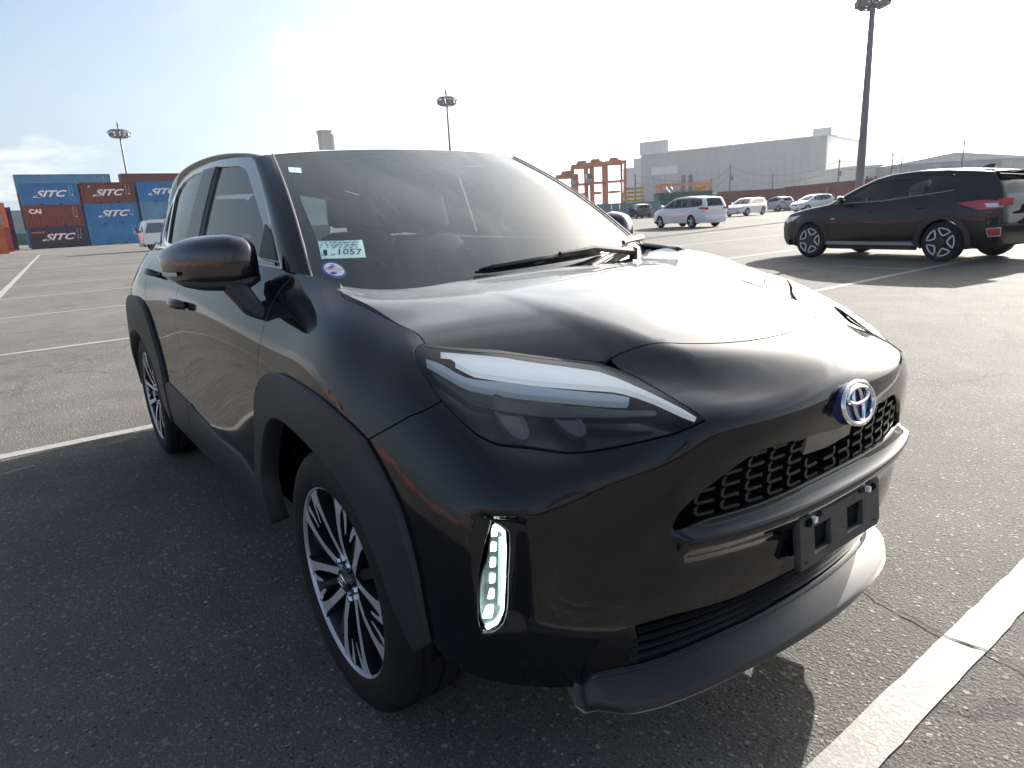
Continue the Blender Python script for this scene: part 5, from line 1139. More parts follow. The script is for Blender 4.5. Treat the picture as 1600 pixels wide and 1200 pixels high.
        for cx in (0.0,-wb): gen_wheel(t,(cx,s*(w_(fo-cx,.45)+.012),r),s,r,wheels,40 if fine else 20)
        # wheel wells
        for cx in (0.0,-wb):
            b=MB(); rows=[]
            for a in np.linspace(-.3,math.pi+.3,12): rows+=[(cx+(ra+.005)*math.cos(a),s*y,r+(ra+.005)*math.sin(a)) for y in (Wd-.06,Wd-.30)]
            b.add(rows,[(2*i,2*i+1,2*i+3,2*i+2) for i in range(11)]); b.obj('wheel_housing','dark',t,fix=False)
    # strip over the top, split into its panels
    k0=0; fullN=np.array(full); dd=np.gradient(fullN,axis=0); dd/=np.linalg.norm(dd,axis=1)[:,None]+1e-9; nin=np.stack([-dd[:,1],dd[:,0]],1)
    if np.dot(nin[len(nin)//2],[0,-1])<0: nin=-nin
    names=[]
    for nm,P in sp['seg']:
        P=[(fo-d,z) for d,z in P]; rows=[]
        D=densify(P,.08 if fine else .15,False)
        for q in D:
            i=int(np.argmin(np.sum((fullN-q)**2,1))); n=nin[i]; e=q+n*rad; w=float(w_(np.array([fo-e[0]]),np.array([e[1]]))[0]) ; row=[]
            for ph in (90,65,40,20): 
                a=R(ph); row.append((q[0]+n[0]*rad*(1-math.cos(a)),-(w-rad+rad*math.sin(a)),q[1]+n[1]*rad*(1-math.cos(a))))
            for f in (-.8,-.4,0,.4,.8):
                c=.03*(1-f*f)-.03*.36; row.append((q[0]-n[0]*c,(w-rad)*f,q[1]-n[1]*c))
            row+= [(x,-y,z) for x,y,z in row[:4][::-1]]
            rows.append(row)
        m=paint; 
        if nm=='windshield': m='carglass'
        if nm=='rear_window': m='darkglass'
        if nm in('front_bumper','rear_bumper') and kind=='suv': m=paint
        if nm in('windshield','rear_window'):
            strip_obj(nm+'_pillar',[rw[:5] for rw in rows],paint,t,smooth=50); strip_obj(nm+'_pillar',[rw[-5:] for rw in rows],paint,t,smooth=50); rows=[rw[4:-4] for rw in rows]
            strip_obj(nm,rows,m,t,smooth=60)
        else: strip_obj(nm,rows,m,t,smooth=60)
    # front and rear details
    fz=sp['seg'][0][1]; b=MB(); b.box((fo-.03,0,.60),(.06,.72,.10)); b.box((fo-.05,0,.36),(.08,1.0,.10)); b.obj('grille','dark',t,smooth=None)
    MB().box((fo+.006,0,.47),(.02,.33,.165)).obj('number_plate','platewhite',t,smooth=None)
    for s in (1,-1):
        b=MB(); b.hexa([(fo-.20,s*.42,fz[3][1]-.06),(fo-.18,s*.68,fz[3][1]-.04),(fo-.02,s*.62,fz[3][1]-.05),(fo+.005,s*.42,fz[3][1]-.08),(fo-.22,s*.42,fz[3][1]+.03),(fo-.22,s*.70,fz[3][1]+.06),(fo-.05,s*.64,fz[3][1]+.04),(fo-.015,s*.42,fz[3][1]+.0)]); b.obj('headlight','headlamp',t,smooth=None)
        b=MB(); b.box((fo-Lc+.03,s*(Wd-.22),tz),(.06,.30,.11)); b.obj('tail_lamp','redlamp',t,smooth=None)
    b=MB(); b.box((-wb/2,0,.30),(wb+1.2,Wd*1.75,.12)); b.box((-wb/2-.2,0,.62),(wb-.9,Wd*1.7,.04)); b.obj('underbody','dark',t,smooth=None)
    b=MB(); b.box((fo-1.55,0,.90),(.5,Wd*1.6,.14)); b.obj('dashboard','dash',t,smooth=None)
    for y in (.36,-.36):
        b=MB(); rounded(b,[((fo-2.35,y,.62),(0,.24,0),(.10,0,0)),((fo-2.5,y,1.10),(0,.2,0),(.06,0,0)),((fo-2.51,y,1.14),(0,.12,0),(.05,0,0)),((fo-2.53,y,1.30),(0,.11,0),(.04,0,0))],10); b.obj('seat','cloth',t,smooth=60)
    if kind=='suv':
        b=MB(); b.hexa([(fo-4.12,-.52,1.452),(fo-4.12,.52,1.452),(fo-4.34,.50,1.455),(fo-4.34,-.50,1.455),(fo-4.05,-.54,1.475),(fo-4.05,.54,1.475),(fo-4.34,.50,1.47),(fo-4.34,-.50,1.47)]); b.obj('roof_spoiler',paint,t,smooth=None)
        b=MB(); b.hexa([(fo-3.62,-.025,1.56),(fo-3.62,.025,1.56),(fo-3.85,.03,1.53),(fo-3.85,-.03,1.53),(fo-3.74,-.005,1.60),(fo-3.74,.005,1.60),(fo-3.85,.008,1.605),(fo-3.85,-.008,1.605)]); b.obj('roof_aerial','gloss',t,smooth=None)
    return t
gen_car('suv','dark navy crossover seen side on at the right with silver sill strip','parked_car','navy',(-5.93,12.88,0),R(170),fine=True,wheels='frames')
GC='cars parked in the middle distance'
gen_car('minivan','white minivan showing its red tail lamp, in front of the yellow frames','parked_car','white',(-23.86, 29.01, 0),R(166),GC)
gen_car('wagon','white wagon facing the viewer behind the tail of the white minivan','parked_car','white',(-33.16, 48.59, 0),R(-84),GC)
gen_car('hatch','small silver hatchback between the white wagon and the red containers','parked_car','silver',(-41.06, 65.72, 0),R(158),GC)
gen_car('hatch','white car half hidden behind the bonnet of the dark navy crossover','parked_car','white',(-32.26, 56.78, 0),R(-110),GC)
gen_car('hatch','dark grey blue hatchback in front of the teal sheet fence','parked_car','greyblue',(-51.07, 55.59, 0),R(150),GC)
gen_car('wagon','pale silver car partly hidden behind the nose of the white minivan','parked_car','silver',(-52.14, 61.1, 0),R(160),GC)
gen_car('wagon','dark car whose roof shows just above the bonnet of the crossover','parked_car','greyblue',(-34.61, 67.52, 0),R(-160),GC)
gen_car('wagon','dark car at the right edge of the picture beyond the navy crossover','parked_car','greyblue',(-2.1,17.6,0),R(172),GC)
def truck(x,y):
    t=thing('parked_truck','white flat nosed truck standing behind the rear wing of the black crossover, before the containers','truck',(x,y,0),R(-90))
    pr=[(0,.45),(.02,1.15),(-.30,2.0),(-.5,2.08),(-1.75,2.08),(-1.75,.45)]
    b=MB(); b.prism([(a,-.9,z) for a,z in pr],(0,1.8,0)); cab=b.obj('cab','white',t,smooth=None)
    b=MB(); b.hexa([(.005,-.78,1.2),(.005,.78,1.2),(-.01,.78,1.2),(-.01,-.78,1.2),(-.285,-.72,1.93),(-.285,.72,1.93),(-.31,.72,1.93),(-.31,-.72,1.93)]); b.obj('windscreen','darkglass',cab,smooth=None)
    for s in (1,-1):
        b=MB(); b.prism([(-.16,s*.905,1.2),(-.40,s*.905,1.86),(-1.35,s*.905,1.86),(-1.35,s*.905,1.2)],(0,s*.01,0)); b.obj('side_window','glassblue',cab,smooth=None)
        b=MB(); b.prism([(-.05,s*.902,.5),(-.05,s*.902,1.15),(-1.42,s*.902,1.15),(-1.42,s*.902,.5)],(0,s*.008,0)); d=b.obj('door','white',cab,smooth=None); MB().box((-1.25,s*.92,1.05),(.16,.03,.04)).obj('door_handle','gloss',d,smooth=None)
        b=MB(); b.box((.02,s*1.05,1.45),(.07,.16,.32)); b.tube([(-.1,s*.9,1.7),(.02,s*1.04,1.62)],.015,5); b.obj('door_mirror','gloss',cab,smooth=None)
        MB().box((.02,s*.66,.72),(.05,.30,.16)).obj('headlight','headlamp',cab,smooth=None)
        for q in (-.75,-3.6): gen_wheel(t,(q,s*.86,.36),s,.36,'cap',20)
    MB().box((-.02,0,.42),(.16,1.78,.26)).obj('bumper','greyblue',t,smooth=None)
    MB().box((-3.3,0,1.55),(2.9,1.85,1.75)).obj('cargo_box','clad',t,smooth=None)
    MB().box((-2.5,0,.55),(4.2,.9,.22)).obj('chassis','dark',t,smooth=None)
MT['glassblue']=mat('cab_window_glass',(.10,.16,.22),rough=.1,coat=1)
truck(-51.70,6.55)
# ---------------------------------------------------------------- container yard, cranes, buildings, masts
for nm,c in dict(blue=(.008,.14,.36),blue2=(.015,.17,.38),maroon=(.12,.028,.026),navyc=(.012,.022,.065),paleblue=(.08,.22,.34),orange=(.42,.10,.03),purple=(.07,.04,.13),redc=(.17,.03,.04),greenc=(.03,.09,.07),greyc=(.22,.26,.28)).items(): MT['c_'+nm]=mat('container_'+nm,c,rough=.6,noise=(.9,.14))
MT['letter']=mat('white_lettering',(.72,.74,.74),rough=.6)
MT['orangelet']=mat('orange_lettering',(.55,.16,.02),rough=.6)
MT['steelgrey']=mat('galvanised_grey',(.17,.165,.18),rough=.55,metal=.3)
def text_obj(txt,size,m,parent,mtx,shear=0,bold=0,sx=1,name='lettering'):
    cu=bpy.data.curves.new('t','FONT'); cu.body=txt; cu.size=size; cu.align_x='CENTER'; cu.align_y='CENTER'; cu.shear=shear; cu.offset=bold; cu.extrude=.008; cu.resolution_u=3
    t=bpy.data.objects.new('t',cu); COLL.objects.link(t); dg=bpy.context.evaluated_depsgraph_get(); dg.update(); me=bpy.data.meshes.new_from_object(t.evaluated_get(dg)); bpy.data.objects.remove(t)
    me.materials.clear(); me.materials.append(MT[m]); me.transform(mtx@Matrix.Diagonal((sx,1,1,1))); o=bpy.data.objects.new(name,me); return link(o,parent)
def container(label,m,x,y,z,length=6.06,rz=0,marks=(),h=2.59,group=None,fine=True):
    """face line along local +y, the long side turned to -? : local x=0 is the visible face, body extends to -x"""
    t=thing('shipping_container',label,'container',(x,y,z),rz,group); Lc=length; D=2.44
    n=int(Lc/.28) if fine else 0; rows=[]
    ys=[]
    if n:
        p=(Lc-.24)/n
        for i in range(n):
            a=.12+i*p; ys+=[(a,0),(a+p*.28,0),(a+p*.5,-.036),(a+p*.78,-.036)]
        ys.append((Lc-.12,0))
    else: ys=[(.12,-.01),(Lc-.12,-.01)]
    b=MB()
    for xx,sg in ((-.025,1),(-D+.025,-1)):
        V=[(xx+d*sg,yy,zz) for yy,d in ys for zz in (.16,h-.11)]
        b.add(V,[(2*i,2*i+2,2*i+3,2*i+1) if sg>0 else (2*i,2*i+1,2*i+3,2*i+2) for i in range(len(ys)-1)])
    b.obj('side_panel',m,t,smooth=None,fix=False)
    b=MB()
    for xx in (-.05,-D+.05):
        b.box((xx,Lc/2,.08),(.10,Lc-.2,.16)); b.box((xx,Lc/2,h-.055),(.10,Lc-.2,.11))
    for yy in (.05,Lc-.05): b.box((-D/2,yy,.08),(D-.2,.10,.16)); b.box((-D/2,yy,h-.055),(D-.2,.10,.11))
    for xx in (-.06,-D+.06):
        for yy in (.06,Lc-.06): b.box((xx,yy,h/2),(.12,.12,h))
    b.obj('frame',m,t,smooth=None)
    b=MB(); b.box((-D/2,Lc/2,h-.04),(D-.2,Lc-.2,.04)); b.obj('roof_sheet',m,t,smooth=None)
    for yy,nm in ((.03,'end_wall'),(Lc-.03,'door')):
        b=MB(); b.box((-D/2,yy,h/2),(D-.24,.04,h-.3)); e=b.obj(nm,m,t,smooth=None)
        if nm=='door':
            b=MB()
            for k in (-.8,-.35,.35,.8): b.tube([(-D/2+k,yy+.04,.2),(-D/2+k,yy+.04,h-.15)],.02,6)
            b.obj('lock_rod','steelgrey',e)
    b=MB()
    for a in (.33,.66): b.box((-.02,Lc*a,.085),(.08,.36,.11))
    b.obj('fork_pocket','dark',t,smooth=None)
    for mk in marks:
        txt,yy,zz,size,col,shear,bold,sx=mk
        M_=Matrix(((0,0,1,.012),(1,0,0,yy),(0,1,0,zz),(0,0,0,1)))
        text_obj(txt,size,col,t,M_,shear,bold,sx)
        if txt=='SITC': b=MB(); b.prism([(.004,yy-1.78,zz-.40),(.004,yy-1.0,zz-.40),(.004,yy-.92,zz-.20),(.004,yy-1.70,zz-.20)],(.016,0,0)); b.obj('lettering','letter',t,smooth=None)
    if fine:
        b=MB(); rr=random.Random(int(y*10+z*7))
        for k in range(7): b.box((.006,Lc-.95+rr.uniform(-.02,.02),2.25-k*.19),(.012,.05,.09)); b.box((.006,Lc-.62,2.25-k*.16),(.012,.04,.07))
        b.box((.006,Lc-.70,1.12),(.012,.14,.12)); b.obj('stencilled_marks','letter',t,smooth=None)
    return t
S_=lambda y=3.2,z=1.30:('SITC',y,z,1.05,'letter',.42,.032,1.42)
FX=-101
GS='stacked shipping containers'
container('blue container lettered SITC, top of the left stack above the CAI one','c_blue',FX,1.75,5.20,marks=[S_(3.0)],group=GS)
container('maroon container lettered CAI in the middle of the left stack','c_maroon',FX,1.75,2.60,marks=[('CAI',1.15,1.85,.72,'letter',0,.035,1.1)],group=GS)
container('dark navy container lettered SITC at the bottom of the left stack','c_navyc',FX,1.75,0,marks=[S_(3.0),('NOTICE',1.0,1.95,.22,'orangelet',0,.02,1.6)],group=GS)
container('maroon container lettered SITC on top of the middle stack','c_maroon',FX,8.05,5.20,marks=[S_(3.0),('/-',1.05,2.1,.4,'letter',0,.01,1.3)],group=GS)
container('blue container lettered SITC in the middle of the second stack','c_blue',FX,8.05,2.60,marks=[S_(3.2)],group=GS)
container('plain blue container at the bottom of the second stack with a small white mark','c_blue2',FX,8.05,0,marks=[('-',5.2,1.5,.9,'letter',0,.02,1)],group=GS)
container('blue container lettered SITC beside the roof pillar of the black crossover','c_blue',FX,14.45,5.20,marks=[S_(3.0)],group=GS)
container('paler blue container under the right hand SITC one','c_paleblue',FX,14.45,2.60,group=GS)
container('blue container at the foot of the right hand stack behind the crossover','c_blue2',FX,14.45,0,group=GS)
for k in range(4): container(('pale blue long container whose upper edge tops the left stacks','maroon long container under the pale blue one behind the left stacks','navy long container third down behind the left stacks','blue long container at the ground behind the left stacks')[k],('c_paleblue','c_maroon','c_navyc','c_blue')[k],-122,2.1,(3-k)*2.6,length=12.19,group=GS,fine=k==0)
for k in range(4): container(('maroon container with its top edge showing behind the middle stack','navy container under the rear maroon one','blue container two below the rear maroon one','maroon container at the ground of the rear right stack')[k],('c_maroon','c_navyc','c_blue','c_maroon')[k],-124,16.0,(3-k)*2.62+.12*(k==0),length=12.19,group=GS,fine=False)
# stacks seen end on at the left edge
GE='containers seen end on at the left edge'
row=[('orange container end at the left edge, lower',-78,-.75,0,'c_orange'),('grey blue container end on top of the orange one',-78,-.75,2.6,'c_greyc'),('red container behind the orange one, lower',-91,-.15,0,'c_redc'),('orange red container upper behind the grey blue one',-91,-.15,2.6,'c_orange'),('purple container end beside the red ones, lower',-104,.55,0,'c_purple'),('violet container end topmost near the alley',-104,.55,2.6,'c_purple')]
for lb,x,y,z,m in row:
    o=container(lb,m,x,y-2.44,z,length=12.19,rz=R(90),group=GE,fine=False)
    o.location=(x,y,z)
# far stacks down the alley
container('far grey container stack end of the alley, upper','c_greyc',-190,.5,2.6,length=12.19,fine=False,group='far containers down the alley')
container('far green container at the end of the alley, lower','c_greenc',-190,.5,0,length=12.19,fine=False,group='far containers down the alley')
container('far pale container above the grey one down the alley','c_greyc',-192,.2,5.2,length=12.19,fine=False,group='far containers down the alley')
# high lighting masts
def mast(label,x,y,h,r0,headr,group=None):
    t=thing('lighting_mast',label,'light mast',(x,y,0),0,group)
    b=MB(); b.lathe([(0,r0*1.5),(.25,r0*1.5),(.26,r0),(h*.5,r0*.8),(h+.9*headr,r0*.55),(h+1.0*headr,r0*.3)],18,cap=True); b.obj('pole','mastpaint',t,smooth=40)
    b=MB()
    for zz,rr in ((h+.45*headr,headr),(h-.02*headr,headr*.68),(h+.62*headr,headr*.75)): b.tube([(rr*math.cos(a),rr*math.sin(a),zz) for a in np.linspace(0,2*math.pi,25)[:-1]],.035*headr,6,closed=True)
    for k in range(12):
        a=2*math.pi*k/12; c,s=math.cos(a),math.sin(a)
        b.tube([(headr*.68*c,headr*.68*s,h),(headr*c,headr*s,h+.45*headr),(headr*.75*c,headr*.75*s,h+.62*headr),(r0*.5*c,r0*.5*s,h+.66*headr)],.03*headr,5); b.tube([(headr*.68*c,headr*.68*s,h),(r0*.5*c,r0*.5*s,h)],.025*headr,5)
    b.obj('head_ring','mastpaint',t)
    for k in range(10):
        a=2*math.pi*(k+.5)/10; b=MB(); c,s=math.cos(a),math.sin(a); b.box((headr*.74*c,headr*.74*s,h+.22*headr),(.26*headr,.30*headr,.34*headr),a); b.box((headr*.9*c,headr*.9*s,h+.2*headr),(.03,.24*headr,.26*headr),a); b.obj('floodlight','lampbox',t,smooth=None)
    b=MB(); b.tube([(0,0,h+headr*.9),(0,0,h+headr*1.35)],[.11*headr,.07*headr],8); b.obj('top_cap','mastpaint',t)
MT['mastpaint']=mat('mast_grey_paint',(.15,.135,.17),rough=.5,noise=(2,.08)); MT['lampbox']=mat('floodlight_casing',(.20,.21,.22),rough=.4)
GM='tall lighting masts'
mast('thin lighting mast rising behind the blue and maroon containers',-177,24.7,22.3,.30,2.35,GM)
mast('thin lighting mast rising behind the roof of the black crossover',-115.6,72.7,22.2,.30,2.05,GM)
mast('thick near lighting mast standing behind the navy crossover',-21.5,45.2,12.6,.29,1.15,GM)
# straddle carriers: tall orange portal frames on wheels
MT['carrier']=mat('carrier_orange',(.38,.14,.04),rough=.55,noise=(1.5,.2)); MT['carrier2']=mat('carrier_brown_red',(.34,.11,.045),rough=.55,noise=(1.5,.2)); MT['yellowm']=mat('machine_yellow',(.36,.19,.04),rough=.6,noise=(2,.25))
def straddle(label,x,y,rz,h,m='carrier',cabin=True,group='straddle carriers'):
    t=thing('straddle_carrier',label,'straddle carrier',(x,y,0),rz,group); w=4.6;l=8.4
    for sy in (-1,1):
        b=MB(); b.box((0,sy*w/2,1.5),(l+1.6,.8,1.0)); b.box((0,sy*w/2,2.3),(l*.55,1.0,.9)); b.obj('side_beam',m,t,smooth=None)
        for sx in (-1,1): MB().box((sx*l/2,sy*w/2,(h+1.9)/2),(.55,.55,h-1.9)).obj('leg',m,t,smooth=None)
        MB().box((sx*0,sy*w/2,h*.62),(l,.35,.35)).obj('mid_beam',m,t,smooth=None)
        b=MB(); b.tube([(-l/2,sy*w/2,2.2),(-l/2+1.6,sy*w/2,h*.62)],.12,6); b.tube([(l/2,sy*w/2,2.2),(l/2-1.6,sy*w/2,h*.62)],.12,6); b.obj('brace',m,t)
        for k in (-1,-.35,.35,1):
            b=MB(); b.lathe([(-.25,.3),(-.28,.7),(0,.76),(.28,.7),(.25,.3)],18,'y',o=(k*l/2,sy*w/2,.76),cap=True); b.obj('wheel','rubber',t)
    for sx in (-1,1):
        MB().box((sx*l/2,0,h-.3),(.6,w+.4,.6)).obj('cross_beam',m,t,smooth=None)
        MB().box((sx*l/2,0,h*.62),(.3,w,.3)).obj('cross_tie',m,t,smooth=None)
    b=MB(); b.box((0,0,h+.15),(l*.8,w*.6,.35)); b.box((-1.5,.4,h+.7),(1.8,1.4,.7)); b.box((1.6,-.3,h+.6),(1.4,1.6,.5)); b.tube([(-l/2,-w/2,h+1.0),(l/2,-w/2,h+1.0)],.05,5); b.tube([(-l/2,w/2,h+1.0),(l/2,w/2,h+1.0)],.05,5); b.obj('machine_deck',m,t,smooth=None)
    for sy in (-1,1): MB().box((0,sy*w/2,h-.25),(l,.45,.5)).obj('top_beam',m,t,smooth=None)
    if cabin:
        b=MB(); b.box((l/2+.9,-w/2+.5,h*.70),(1.5,1.5,1.9)); c=b.obj('cab','cabgrey',t,smooth=None)
        MB().box((l/2+1.66,-w/2+.5,h*.74),(.06,1.3,1.1)).obj('cab_window','glassdark',c,smooth=None); MB().box((l/2+.9,-w/2-.27,h*.74),(1.2,.06,1.0)).obj('cab_window','glassdark',c,smooth=None)
    b=MB(); b.box((0,0,h*.42),(6.1,2.3,.5)); b.obj('spreader','yellowm',t,smooth=None)
MT['cabgrey']=mat('cab_grey',(.35,.36,.36),rough=.5); MT['glassdark']=mat('dark_glazing',(.05,.06,.07),rough=.1,coat=1)
straddle('leftmost orange straddle carrier with its cab standing over the bonnet edge',-120.59,107.4,R(-40),9.2)
straddle('second orange straddle carrier from the left with a grey cab',-119.95,111.76,R(-40),11.4)
straddle('third orange straddle carrier, before the tall red brown frame',-119.53,115.81,R(-40),11.8)
straddle('tall red brown portal frame at the right end of the straddle carriers',-119.87,122.32,R(-40),12.2,'carrier2',False)
# stacked yellow spreaders and frames, grey plant
t=thing('spreader_stack','pile of yellow lifting spreaders beside the red brown portal frame','machinery',(-82,88.5,0),R(55))
for k in range(7):
    b=MB(); 
    for yy in (-1.1,1.1): b.box((random.uniform(-.15,.15),yy,.35+k*.66),(4.2-.15*k,.22,.30))
    for xx in (-1.8,-.7,.7,1.8): b.box((xx*(1-.03*k),0,.35+k*.66),(.2,2.3,.24)); b.box((xx*(1-.03*k),1.1,.65+k*.66),(.12,.16,.4))
    b.obj('spreader','yellowm',t,smooth=None)
t=thing('process_plant','grey pipework plant with two dark chimneys before the warehouse','machinery',(-80,98.5,0),R(55))
b=MB()
rr=random.Random(5)
for k in range(16): b.tube([(rr.uniform(-3.5,3.5),rr.uniform(-1,1),0),(rr.uniform(-3.5,3.5),rr.uniform(-1,1),rr.uniform(2,5))],.09,5)
for z in (1.2,2.4,3.6): b.tube([(-3.6,0,z),(3.6,0,z)],.1,5); b.tube([(-3.6,1,z+.4),(3.6,1,z+.2)],.08,5)
for x in np.linspace(-3.6,3.6,6): b.box((x,0,2.2),(.18,.18,4.4))
b.obj('pipework','steelgrey',t,smooth=None)
for x in (.6,1.9): b=MB(); b.lathe([(2.2,.42),(6.3,.42)],14,o=(x,0,0),cap=True); b.obj('chimney',MT.setdefault('stack',mat('dark_stack',(.12,.14,.16),rough=.5)),t)
# teal sheet fence and parked boxes along it
def sheet_fence(name,label,cat,a,b_,h,m,pitch=.9):
    a=Vector(a);b_=Vector(b_);d=(b_-a);L_=d.length;ang=math.atan2(d.y,d.x); t=thing(name,label,cat,a,ang); n=int(L_/pitch)
    me=None
    for i in range(n):
        if me is None:
            b=MB(); w=pitch-.02; V=[]
            for j in range(9): V+=[(w*j/8,-.03*(j%2),0.05),(w*j/8,-.03*(j%2),h)]
            b.add(V,[(2*j,2*j+2,2*j+3,2*j+1) for j in range(8)]); o=b.obj('sheet',m,t,smooth=None,fix=False); me=o.data
        else: o=bpy.data.objects.new('sheet',me); link(o,t)
        o.location=(i*pitch,0,0)
    b=MB(); b.box((L_/2,.05,h-.1),(L_,.06,.08)); b.box((L_/2,.05,.3),(L_,.06,.08)); b.obj('rail','steelgrey',t,smooth=None)
    return t
MT['teal']=mat('teal_sheet',(.16,.26,.29),rough=.5,noise=(.8,.15))
sheet_fence('sheet_fence','teal corrugated sheet fence at the foot of the straddle carriers','fence',(-62,45,0),(-50.0,58.9,0),1.75,'teal')
container('dark green container at the right end of the teal fence','c_greenc',-50.6,58.8,0,length=6.06,rz=R(-36),group='yard containers in the distance',fine=False)
# orange gantry frame and trailers behind the minivan
def gantry(label,x,y,rz,l,h,w):
    t=thing('gantry_frame',label,'gantry',(x,y,0),rz)
    for sx in (-1,1):
        for sy in (-1,1): MB().box((sx*l/2,sy*w/2,h/2),(.3,.3,h)).obj('leg','salmon',t,smooth=None)
    for sy in (-1,1): MB().box((0,sy*w/2,h+.15),(l+.5,.34,.34)).obj('beam','salmon',t,smooth=None)
    for sx in (-1,1): MB().box((sx*l/2,0,h-.2),(.26,w,.26)).obj('tie','salmon',t,smooth=None)
    b=MB(); b.box((l*.36,0,h-.9),(1.3,w*.7,.9)); b.box((l*.36,0,h-.35),(1.7,w*.5,.2)); b.obj('hoist','yellowm',t,smooth=None)
MT['salmon']=mat('faded_orange_paint',(.50,.20,.10),rough=.6)
gantry('faded orange low gantry frame above the white minivan',-66.5,82.5,R(53),7.2,4.0,3.0)
# trailers, red containers
container('maroon container behind the white wagon','c_maroon',-54.32,75.56,0,length=8.5,rz=R(-38),group='yard containers in the distance',fine=False)
t=container('grey cream box between the maroon and the red containers','c_greyc',-50.91,80.2,0,length=3.2,rz=R(-38),group='yard containers in the distance',fine=False)
GR_='row of red containers behind the parked cars'
for k in range(2):
    ux,uy=math.cos(R(-37.5)),math.sin(R(-37.5))
    container(('red container behind the silver hatchback, left end of its row','red container at the right end of the red row, behind the near mast')[k],'c_redc',-44.85+ux*12.4*k,74.5+uy*12.4*k,0,length=12.19,rz=R(-127.5),h=2.6,group=GR_,fine=k<2)
# warehouse
def sheet_wall(mname,col,pitch=1.1):
    m=mat(mname,col,rough=.6); nt=m.node_tree; b=nt.nodes['Principled BSDF']; N=nt.nodes.new; K=nt.links.new
    tc=N('ShaderNodeTexCoord'); n=N('ShaderNodeTexNoise'); n.inputs['Scale'].default_value=.05; n.inputs['Detail'].default_value=6; K(tc.outputs['Object'],n.inputs['Vector']); n2=N('ShaderNodeTexNoise'); n2.inputs['Scale'].default_value=1.2; n2.inputs['Detail'].default_value=3
    mp=N('ShaderNodeMapping'); mp.inputs['Scale'].default_value=(1,1,.04); K(tc.outputs['Object'],mp.inputs[0]); K(mp.outputs[0],n2.inputs['Vector'])
    a=N('ShaderNodeMath'); a.operation='ADD'; K(n.outputs['Fac'],a.inputs[0]); K(n2.outputs['Fac'],a.inputs[1]); mr=N('ShaderNodeMapRange'); mr.inputs[1].default_value=.7; mr.inputs[2].default_value=1.3; mr.inputs[3].default_value=.86; mr.inputs[4].default_value=1.1; K(a.outputs[0],mr.inputs[0])
    mx=N('ShaderNodeMix'); mx.data_type='RGBA'; mx.blend_type='MULTIPLY'; mx.inputs[0].default_value=1; mx.inputs[6].default_value=(*col,1); K(mr.outputs[0],mx.inputs[7]); K(mx.outputs[2],b.inputs['Base Color']); return m
MT['wh_grey']=sheet_wall('warehouse_cladding',(.20,.25,.285)); MT['wh_pale']=sheet_wall('pale_cladding',(.50,.52,.52)); MT['wh_beige']=sheet_wall('beige_cladding',(.50,.46,.40)); MT['shutter']=mat('roller_shutter',(.16,.18,.20),rough=.6)
def quadbox(b,P,z0,z1):
    """walls and lid over a plan quadrilateral"""
    b.hexa([(x,y,z0) for x,y in P]+[(x,y,z1) for x,y in P]); return b
def warehouse():
    A=Vector((-258.0,284.0,0));B=Vector((-166.0,305.5,0));t=thing('warehouse','huge grey windowless warehouse with a pale band high on its left','warehouse',A,math.atan2(B.y-A.y,B.x-A.x))
    L_=(B-A).length; D=72; n=26; me=None; h=28.3
    # long wall in vertical cladding bays, recessed joints
    for i in range(n):
        w=L_/n
        if me is None: o=MB().box((w/2,.15,h/2),(w-.12,.3,h)).obj('wall_panel','wh_grey',t,smooth=None); me=o.data
        else: o=bpy.data.objects.new('wall_panel',me); link(o,t)
        o.location=(i*w,0,0)
    b=MB(); b.box((L_/2,.6,h/2-.2),(L_-.1,.5,h-.5)); b.obj('wall_core','wh_grey',t,smooth=None)
    b=MB(); b.box((L_+.15,D/2,h/2-.2),(.3,D,h-.4)); b.obj('gable_wall','wh_pale',t,smooth=None)
    b=MB(); b.box((L_/2,D/2,h-.1),(L_,D,.3)); b.obj('roof','wh_pale',t,smooth=None)
    b=MB(); b.box((L_/2,-.05,h+.1),(L_+.6,.5,.5)); b.box((L_+.2,D/2,h+.1),(.5,D,.5)); b.obj('parapet','wh_pale',t,smooth=None)
    b=MB(); b.box((14.0,-.10,h-9.0),(15,.3,4.0)); b.obj('pale_band','wh_pale',t,smooth=None)
    b=MB(); b.box((L_-3,8,h+1.8),(8,12,3.4)); b.obj('roof_house','wh_pale',t,smooth=None)
    b=MB(); b.box((6,10,h+3.4),(17,14,6.6)); b.box((-4,14,h/2+.5),(8,16,h-3)); b.obj('stair_tower','wh_pale',t,smooth=None)
    b=MB(); b.box((-12,16,h/2-2.5),(9,14,h-6)); b.obj('annex','wh_pale',t,smooth=None)
    for x in (-1.0,11.0): b=MB(); b.tube([(x-1,8,h+6),(x-1,8,h+10)],.15,5); b.obj('roof_mast','steelgrey',t)
    for k in range(6):
        b=MB(); b.box((20+k*13,-.12,2.6),(7.5,.3,5.2)); b.obj('shutter','shutter',t,smooth=None)
    b=MB(); b.box((L_*.55,-2.2,6.0),(L_*.8,4.2,.4)); b.obj('canopy','wh_pale',t,smooth=None)
warehouse()
